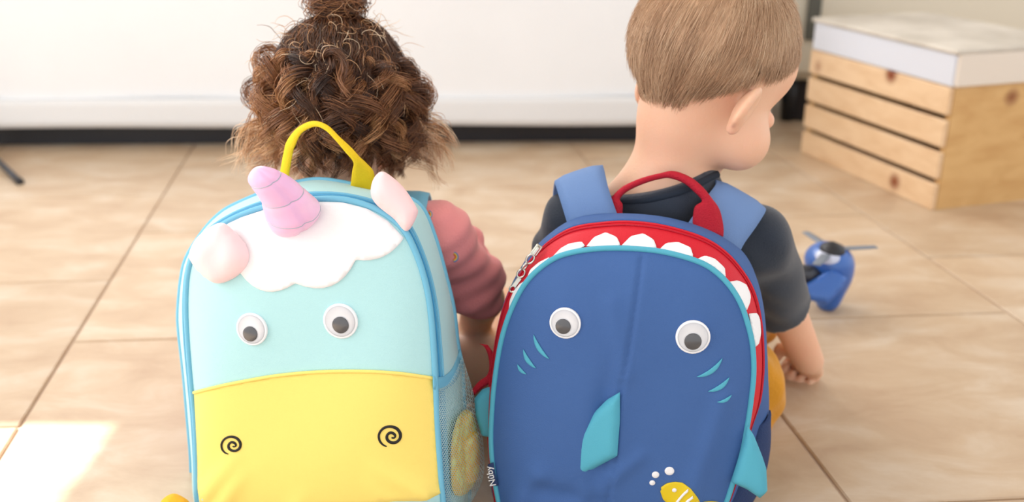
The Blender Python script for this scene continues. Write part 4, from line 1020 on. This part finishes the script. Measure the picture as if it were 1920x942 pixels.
# ================================================================== shark backpack
SPn = Plane(W(1170, 700, 0.872), 9, 9); sn = SPn.n
s_front = [(975, 1008), (945, 975), (933, 930), (925, 880), (921, 825), (923, 770), (927, 722), (935, 665), (945, 620), (960, 578), (982, 536), (1010, 505), (1045, 482), (1085, 471), (1130, 466), (1180, 466), (1235, 471), (1290, 484), (1330, 501), (1363, 530), (1387, 566), (1402, 608), (1411, 650), (1413, 700), (1408, 750), (1401, 798), (1391, 850), (1374, 905), (1358, 950), (1338, 985), (1300, 1005), (1140, 1014)]
s_red = [(968, 1008), (935, 975), (928, 930), (922, 880), (918, 825), (917, 760), (922, 700), (930, 645), (939, 600), (953, 555), (972, 520), (1000, 482), (1035, 448), (1075, 425), (1125, 416), (1180, 413), (1245, 421), (1315, 442), (1360, 470), (1395, 510), (1416, 550), (1427, 600), (1431, 650), (1431, 700), (1424, 752), (1406, 800), (1394, 850), (1378, 905), (1362, 950), (1345, 985), (1300, 1003), (1140, 1012)]
s_back = [(968, 1004), (938, 975), (926, 930), (922, 880), (921, 825), (922, 760), (926, 700), (934, 645), (943, 600), (958, 555), (980, 505), (1004, 466), (1036, 436), (1072, 413), (1115, 402), (1175, 401), (1250, 408), (1315, 426), (1362, 449), (1396, 476), (1418, 520), (1430, 580), (1434, 650), (1437, 700), (1442, 752), (1440, 800), (1432, 850), (1418, 905), (1400, 950), (1360, 985), (1300, 1000), (1140, 1008)]
shk = thing('shark_backpack', "blue child's backpack with white teeth on red and teal fins, on the right", 'backpack', [*SPn.at(1140, 1010, 0.05)[:2], 0])
seam = [(1203, 480), (1197, 530), (1188, 590), (1179, 650), (1168, 710), (1162, 740), (1160, 800), (1154, 860), (1146, 900), (1138, 950), (1132, 1008)]
seamP = rs(seam, 60)
def sfold(Q, d):
    dd = np.full(len(Q), 1e9)
    for i in range(59):
        a, b = seamP[i], seamP[i + 1]; ab = b - a; t = np.clip(((Q - a) @ ab) / (ab @ ab), 0, 1); dd = np.minimum(dd, np.linalg.norm(Q - a - t[:, None] * ab, axis=1))
    xs = np.interp(Q[:, 1], seamP[:, 1], seamP[:, 0]); side = (Q[:, 0] - xs)
    f = -0.0035 * np.exp(-(dd / 4.0) ** 2) + 0.004 * np.exp(-(np.abs(side) / 40)) * np.clip(d / 0.02, 0, 1)
    f += np.where(side < 0, -0.008, 0) * np.exp(-((side + 25) / 22) ** 2) * np.exp(-((Q[:, 1] - 800) / 110) ** 2)
    for (ax, ay, bx, by, wd, am) in ((960, 950, 1010, 880, 22, 0.006), (1130, 930, 1010, 905, 20, -0.005), (1040, 990, 1100, 920, 22, 0.005), (1290, 930, 1360, 740, 20, 0.0035), (1150, 880, 1200, 840, 14, 0.003), (1170, 690, 1150, 560, 16, 0.0025)):
        a = np.array([ax, ay]); b = np.array([bx, by]); ab = b - a; t = np.clip(((Q - a) @ ab) / (ab @ ab), 0, 1); q_ = np.linalg.norm(Q - a - t[:, None] * ab, axis=1); f += am * np.exp(-(q_ / wd) ** 2) * np.clip(d / 0.012, 0, 1)
    return f
_, fV, fF, _ = panel('front_panel', s_front, SPn, 0.024, 0.034, M['blue'], shk, 6.5, sfold, 220)
ST = Target(); ST.add(fV, fF)
sf_, sr_, sb_ = rs(s_front, NR, True), rs(s_red, NR, True), rs(s_back, NR, True)
rF = np.array([SPn.at(x, y) for x, y in sf_]); rR = np.array([SPn.at(x, y, 0.030) for x, y in sr_]); rB = np.array([SPn.at(x, y, 0.090) for x, y in sb_])
_, V, F = loft('mouth_band', [mix(rF, rR, t, 0.002) for t in np.linspace(0, 1, 6)], M['red'], shk); ST.add(V, F)
_, V, F = loft('side_gusset', [mix(rR, rB, t, 0.003) for t in np.linspace(0, 1, 8)], M['blue'], shk); ST.add(V, F)
PBk, FBk, _nb = fill(sb_, 30); V = np.array([SPn.at(x, y, 0.090) for x, y in PBk]); mesh('back_panel', V, orient(V, FBk, -sn), M['darkblue'], shk)
tube('front_piping', rF + sn * 0.0008, 0.0028, M['teal'], shk, 10, True)
tube('zip_line', mix(rF, rR, 0.90, 0.003), 0.0014, M['red'], shk, 6, True); tube('zip_edge', mix(rF, rR, 0.74, 0.003), 0.0008, M['redweb'], shk, 6, True)
tube('rim_piping', rR, 0.0018, M['blue'], shk, 8, True)
ST.build()
teeth = [
 [(957, 583), (958, 566), (966, 547), (978, 533), (988, 528), (976, 552)], [(990, 525), (996, 508), (1012, 494), (1034, 483), (1020, 500)],
 [(1039, 482), (1052, 468), (1068, 459), (1091, 455), (1098, 463), (1085, 470), (1060, 476)], [(1100, 464), (1114, 447), (1136, 438), (1156, 446), (1164, 462), (1130, 467)],
 [(1166, 462), (1183, 445), (1206, 440), (1225, 451), (1232, 468), (1200, 468)], [(1237, 469), (1248, 458), (1271, 456), (1294, 466), (1300, 485), (1270, 479)],
 [(1306, 488), (1320, 481), (1339, 487), (1357, 504), (1359, 524), (1335, 503)], [(1364, 530), (1381, 527), (1397, 535), (1405, 554), (1404, 567), (1397, 584), (1382, 556)],
 [(1401, 589), (1417, 587), (1422, 600), (1424, 625), (1420, 645), (1413, 652), (1408, 625)]]
for t_ in teeth:
    P = rs(t_, 26, True, False); decal('tooth', P, ST, 0.0018, 0.002, M['white'], shk, step=5, sm=False, n=30)
def cres(p, q, b, wd):
    p = np.array(p, float); q = np.array(q, float); nn = np.array([-(q - p)[1], (q - p)[0]]); t = np.linspace(0, 1, 14)[:, None]
    A = p + (q - p) * t + nn * b * 4 * t * (1 - t); T_ = norm(q - p); Nn_ = np.array([-T_[1], T_[0]]); ww = wd * np.sin(math.pi * t) ** 0.8
    return np.vstack([A + Nn_ * ww / 2, (A - Nn_ * ww / 2)[::-1][1:-1]])
for p, q, b, wd in (((1001, 627), (1031, 674), -0.10, 8), ((982, 655), (1006, 691), 0.11, 8), ((971, 683), (988, 702), 0.12, 6), ((1354, 671), (1305, 707), 0.13, 9), ((1367, 707), (1327, 734), 0.13, 9), ((1371, 740), (1344, 754), 0.14, 6)):
    b = abs(b) * (-1 if p[0] > 1200 else 1)
    decal('gill_mark', cres(p, q, b, wd), ST, 0.0010, 0.0014, M['teal'], shk, step=3, sm=False, n=36)
googly(ST, 1060, 606, 30, 1057, 612, 14.5, shk, norm(sn + np.array([-0.12, 0, 0.0]))); googly(ST, 1299, 632, 32.5, 1299, 640, 16, shk, norm(sn + np.array([0.10, 0, 0.0])))
for cx, cy, r_ in ((1255, 883, 9), (1229, 890, 7), (1223, 905, 5.5)):
    decal('bubble_print', [(cx + r_ * math.cos(t), cy + r_ * 0.87 * math.sin(t)) for t in np.linspace(0, 6.283, 18)[:-1]], ST, 0.0010, 0.0014, M['white'], shk, step=4)
fish = [(1238, 921), (1241, 916), (1238, 914), (1250, 906), (1265, 903), (1280, 905), (1295, 916), (1308, 934), (1318, 955), (1322, 975), (1305, 975), (1280, 965), (1258, 950), (1243, 936)]
decal('fish_print', fish, ST, 0.0010, 0.0014, M['print_yellow'], shk, step=5, sm=False, n=60)
decal('fish_print', [(1316, 944), (1325, 940), (1340, 940), (1350, 944), (1346, 960), (1330, 966)], ST, 0.0010, 0.0014, M['print_yellow'], shk, step=5)
for pts in ([(1292, 917), (1280, 928), (1268, 943), (1262, 955)], [(1299, 930), (1288, 940), (1278, 955)], [(1307, 940), (1296, 953), (1288, 965)]):
    decal('fish_stripe', stroke(pts, 4.5)[::4], ST, 0.0022, 0.0012, M['white'], shk, step=4, sm=False)
decal('fish_eye', [(1264 + 4.5 * math.cos(t), 918 + 3.8 * math.sin(t)) for t in np.linspace(0, 6.283, 12)[:-1]], ST, 0.0022, 0.0012, M['white'], shk, step=4)
# fins
fin = [(1162, 736), (1162, 790), (1157, 856), (1120, 876), (1090, 893), (1074, 898), (1065, 889), (1068, 868), (1088, 815), (1112, 776), (1138, 750)]
FP = Plane(ST.hit(1158, 800, 0.004), 26, 8)
pillow('dorsal_fin', fin, lambda x, y: FP.at(x, y), FP.n, 0.014, M['teal'], shk, 6, 0.010, 0.5, 0.0006, 3, sm=False)
finr = [(1402, 799), (1414, 818), (1430, 858), (1437, 880), (1439, 922), (1425, 935), (1400, 918), (1371, 905), (1382, 868), (1394, 830)]
pillow('side_fin', finr, lambda x, y: SPn.at(x, y, -0.006), sn, 0.014, M['teal'], shk, 6, 0.010, 0.5, 0.0006, 6, sm=False)
finl = [(930, 722), (905, 730), (889, 748), (892, 780), (903, 818), (930, 822)]
pillow('side_fin', finl, lambda x, y: SPn.at(x, y, 0.022), sn, 0.012, M['teal'], shk, 6, 0.008, 0.5, 0.0004, 7, sm=False)
# side pocket at lower right, dark net
ribbon('net_pocket', [(SPn.at(1425, 800, 0.05), SPn.at(1446, 770, 0.075)), (SPn.at(1410, 850, 0.045), SPn.at(1446, 840, 0.075)), (SPn.at(1390, 905, 0.04), SPn.at(1432, 905, 0.075)), (SPn.at(1365, 950, 0.035), SPn.at(1405, 955, 0.07)), (SPn.at(1345, 990, 0.03), SPn.at(1370, 995, 0.06))], 0.003, M['darkblue'], shk, 30, 6, 0.004, sn)
# carry handle
hp = [((1112, 412), (1167, 412)), ((1115, 400), (1166, 400)), ((1126, 385), (1166, 383)), ((1143, 371), (1160, 372)), ((1167, 349), (1173, 358)), ((1202, 333), (1206, 342)), ((1236, 324), (1240, 332)), ((1263, 320), (1262, 334)), ((1294, 331), (1284, 343)), ((1317, 349), (1302, 358)), ((1336, 372), (1318, 376)), ((1350, 394), (1304, 388)), ((1357, 425), (1300, 412)), ((1357, 444), (1302, 426))]
ribbon('carry_handle', hdl(hp, SPn, 0.086, -0.008), 0.006, M['redweb'], shk, 90, 5, 0.0015, (0, -1, 0.3))
# shoulder straps on the boy
st = lambda L: [(W(*a, ya), W(*b, yb)) for a, ya, b, yb in L]
yL = 0.995
sl_ = [((1072, 450), 0.968, (1165, 420), 0.968), ((1063, 418), 0.975, (1153, 390), 0.975), ((1050, 375), 0.988, (1140, 350), 0.988), ((1040, 343), 1.008, (1131, 313), 1.008)]
pairs = st(sl_); a, b = pairs[-1]; pairs += [(a + (0.0, 0.018, -0.002), b + (0.0, 0.018, -0.002)), (a + (0.0, 0.045, -0.022), b + (0.0, 0.045, -0.022)), (a + (0, 0.065, -0.06), b + (0, 0.065, -0.06)), (a + (0, 0.07, -0.12), b + (0, 0.07, -0.12))]
ribbon('shoulder_strap', pairs, 0.007, M['strapblue'], shk, 50, 6, 0.0015, (0, -1, 1))
sr2 = [((1280, 440), 0.968, (1385, 482), 0.968), ((1297, 412), 0.975, (1396, 458), 0.975), ((1325, 372), 0.990, (1420, 424), 0.990), ((1346, 341), 1.010, (1438, 393), 1.010)]
pairs = st(sr2); a, b = pairs[-1]; pairs += [(a + (0.0, 0.018, -0.002), b + (0.0, 0.018, -0.002)), (a + (0.0, 0.045, -0.022), b + (0.0, 0.045, -0.022)), (a + (0, 0.065, -0.06), b + (0, 0.065, -0.06)), (a + (0, 0.07, -0.12), b + (0, 0.07, -0.12))]
ribbon('shoulder_strap', pairs, 0.007, M['strapblue'], shk, 50, 6, 0.0015, (0, -1, 1))
# red ribbon loop and tag on the left side
rl = [((899, 646), (913, 648)), ((908, 652), (915, 650)), ((915, 668), (924, 664)), ((917, 690), (929, 690)), ((912, 705), (928, 712)), ((897, 716), (905, 728)), ((884, 732), (888, 742))]
ribbon('pull_ribbon', [(SPn.at(*a, 0.035), SPn.at(*b, 0.033)) for a, b in rl], 0.0015, M['redweb'], shk, 40, 4, 0.0004, (0, -1, 0))
tg = [((914, 872), (925, 868)), ((916, 892), (929, 892)), ((921, 912), (934, 912))]
tgo = ribbon('brand_tag', [(SPn.at(*a, -0.004), SPn.at(*b, -0.006)) for a, b in tg], 0.001, M['darkblue'], shk, 12, 4, 0.0, (0, -1, 0)); tgo.name = 'fabric_tag'
fc = bpy.data.curves.new('tag_text', 'FONT'); fc.body = 'N\u00fbby'; fc.size = 1.0; fc.extrude = 0.01; fo = bpy.data.objects.new('tag_text', fc); COL.objects.link(fo)
bpy.context.view_layer.update(); tme = bpy.data.meshes.new_from_object(fo.evaluated_get(bpy.context.evaluated_depsgraph_get())); bpy.data.objects.remove(fo)
tvv = np.array([list(x.co) for x in tme.vertices]); tff = [tuple(p.vertices) for p in tme.polygons]; bpy.data.meshes.remove(tme)
A0 = SPn.at(930, 910, -0.0075); A1 = SPn.at(921, 874, -0.0055); ux = norm(A1 - A0); uz = norm(sn - ux * np.dot(sn, ux)); uy = np.cross(uz, ux)
scl = np.linalg.norm(A1 - A0) / (tvv[:, 0].max() - tvv[:, 0].min()); tvv = tvv - [tvv[:, 0].min(), 0, 0]
mesh('tag_lettering', A0 + (tvv[:, :1] * ux + tvv[:, 1:2] * uy) * scl + tvv[:, 2:] * uz * 0.03, tff, M['white'], tgo, False)
# zip pull: slider, links, tab
zp = [(1006, 470), (995, 485), (985, 499), (978, 512), (970, 528), (962, 541)]
zc = [SPn.at(x, y, 0.012) for x, y in zp]
def torus_vf(c, ax, r, rr, el=1.0, dr_=None):
    ax = norm(ax); u = norm(np.cross(ax, [0.1, 0.9, 0.3])) if dr_ is None else norm(dr_); v_ = np.cross(ax, u)
    return tube_vf([c + u * math.cos(t) * r * el + v_ * math.sin(t) * r for t in np.linspace(0, 6.283, 20)[:-1]], rr, 8, True)
d1 = norm(zc[1] - zc[0]); up_ = norm(np.cross(d1, [0, 1, 0]))
zs = mesh('zip_slider', *join([box_vf(zc[0], (0.0075, 0.013, 0.003), np.stack([norm(np.cross(d1, sn)), d1, sn], 1), 0.001), box_vf(zc[0] + sn * 0.0035, (0.0035, 0.010, 0.002), np.stack([norm(np.cross(d1, sn)), d1, sn], 1), 0.0008)]), M['chrome'], shk, False)
mesh('zip_ring', *join([torus_vf(zc[1] + sn * 0.003, sn, 0.0035, 0.0011, 1.5, d1), torus_vf(zc[2] + sn * 0.003, norm(np.cross(sn, d1)) + sn * 0.5, 0.0032, 0.0011, 1.4, d1), torus_vf(zc[3] + sn * 0.003, sn, 0.0034, 0.0011, 1.4, d1)]), M['chrome'], shk)
mesh('zip_pull', *join([box_vf(zc[4] + sn * 0.003, (0.0052, 0.012, 0.0018), np.stack([norm(np.cross(d1, sn)), d1, sn], 1), 0.0007), torus_vf(zc[5] + sn * 0.003, sn, 0.0028, 0.0010, 1.2, d1)]), M['chrome'], shk, False)

# collar rib of the navy t-shirt
nt_ = Target(); nt_.add(Vb, Qb.tolist()); so = [c for c in boy.children if c.name.startswith('t_shirt')][0]
nt_.add(np.array([v_.co[:] for v_ in so.data.vertices]) + np.array(boy['_abs']), [tuple(p_.vertices) for p_ in so.data.polygons]); nt_.build()
cpx = rs([(1148, 374), (1180, 373), (1225, 366), (1270, 354), (1312, 336), (1345, 318)], 12)
ca = rs([nt_.hit(x, y, 0.0012) for x, y in cpx], 12); cb_ = rs([nt_.hit(x + 3, y + 16, 0.0016) for x, y in cpx], 12)
dd_ = (cb_ - ca).mean(0); ribbon('collar', [(a_, a_ * 0.5 + (a_ + dd_) * 0.5 + (b_ - a_ - dd_) * 0.5) for a_, b_ in zip(ca, ca + dd_ * 1.6)], 0.003, M['navyrib'], boy, 40, 5, 0.0008, (0, -1, 0.4))

# ------------------------------------------------------------------ toy helicopter
HO = FZ(1548, 590, 0.0) + np.array([0, 0.0, 0]); heli = thing('toy_helicopter', 'blue toy helicopter with grey rotor on the tiles beyond the bent arm', 'toy', (HO[0], HO[1], 0))
yh = 1.42
def hx(x, y, d=yh): return W(x, y, d)
v = Vol((0.42, 1.30, -0.01), (0.66, 1.62, 0.20), 0.0026)
v.ell(hx(1553, 488), (0.036, 0.040, 0.028), 0.012); v.ell(hx(1560, 515), (0.030, 0.034, 0.034), 0.02); v.ell(hx(1552, 556), (0.020, 0.025, 0.024), 0.02)
vs, qs = v.mesh(); mesh('fuselage', relax(vs, qs, 2), qs, M['heliblue'], heli)
v = Vol((0.40, 1.28, 0.0), (0.66, 1.62, 0.22), 0.0026); v.ell(hx(1553, 483, yh - 0.008), (0.027, 0.030, 0.018), 0.01)
vs, qs = v.mesh(); mesh('cockpit', relax(vs, qs, 1), qs, M['heliwhite'], heli)
hub = hx(1560, 466, yh - 0.01); mesh('rotor_hub', *tube_vf([hub + (0, 0, -0.016), hub + (0, 0, -0.004), hub + (0, 0, 0.004), hub + (0, 0, 0.010)], [0.014, 0.021, 0.017, 0.005], 16), M['heliblack'], heli)
def blade(tip, w0=0.007, w1=0.006):
    d = norm(tip - hub); s_ = norm(np.cross(d, [0, 0, 1])); ribbon('rotor_blade', [(hub + d * t * np.linalg.norm(tip - hub) + s_ * w_, hub + d * t * np.linalg.norm(tip - hub) - s_ * w_) for t, w_ in ((0.05, 0.004), (0.3, w0), (0.7, w0), (1.0, w1))], 0.0022, M['heligrey'], heli, 16, 3, 0, (0, 0, 1))
blade(FZ(1510, 434, hub[2])); blade(FZ(1643, 462, hub[2])); blade(hx(1530, 496, yh - 0.055))
WP = Plane(hx(1545, 535, yh - 0.05), 10, 35)
pillow('wing', [(1499, 540), (1512, 532), (1559, 503), (1590, 522), (1578, 545), (1552, 571), (1512, 562)], lambda x, y: WP.at(x, y), WP.n, 0.012, M['heliblue'], heli, 7, 0.006, 0.5, 0, 0, sm=False)
mesh('tail_boom', *tube_vf([hx(1545, 515, yh - 0.01), hx(1510, 515, yh - 0.03), hx(1470, 505, yh - 0.03)], [0.014, 0.015, 0.010], 14), M['rod'], heli)
# orange cloth edge at lower left
oc = [(300, 948), (308, 934), (325, 926), (342, 932), (356, 946), (352, 985), (305, 985)]
OP = Plane(FZ(328, 985, 0.012), 0, 40)
o = pillow('orange_cloth', oc, lambda x, y: OP.at(x, y), OP.n, 0.03, M['orange'], None, 6, 0.02, 0.5, 0.002, 4); tag(o, 'rumpled orange cloth on the floor at the foot of the aqua backpack', 'cloth'); recenter(o)

for o in bpy.data.objects:
    if '_abs' in o: del o['_abs']
    if o.parent is not None and 'category' in o: del o['category']
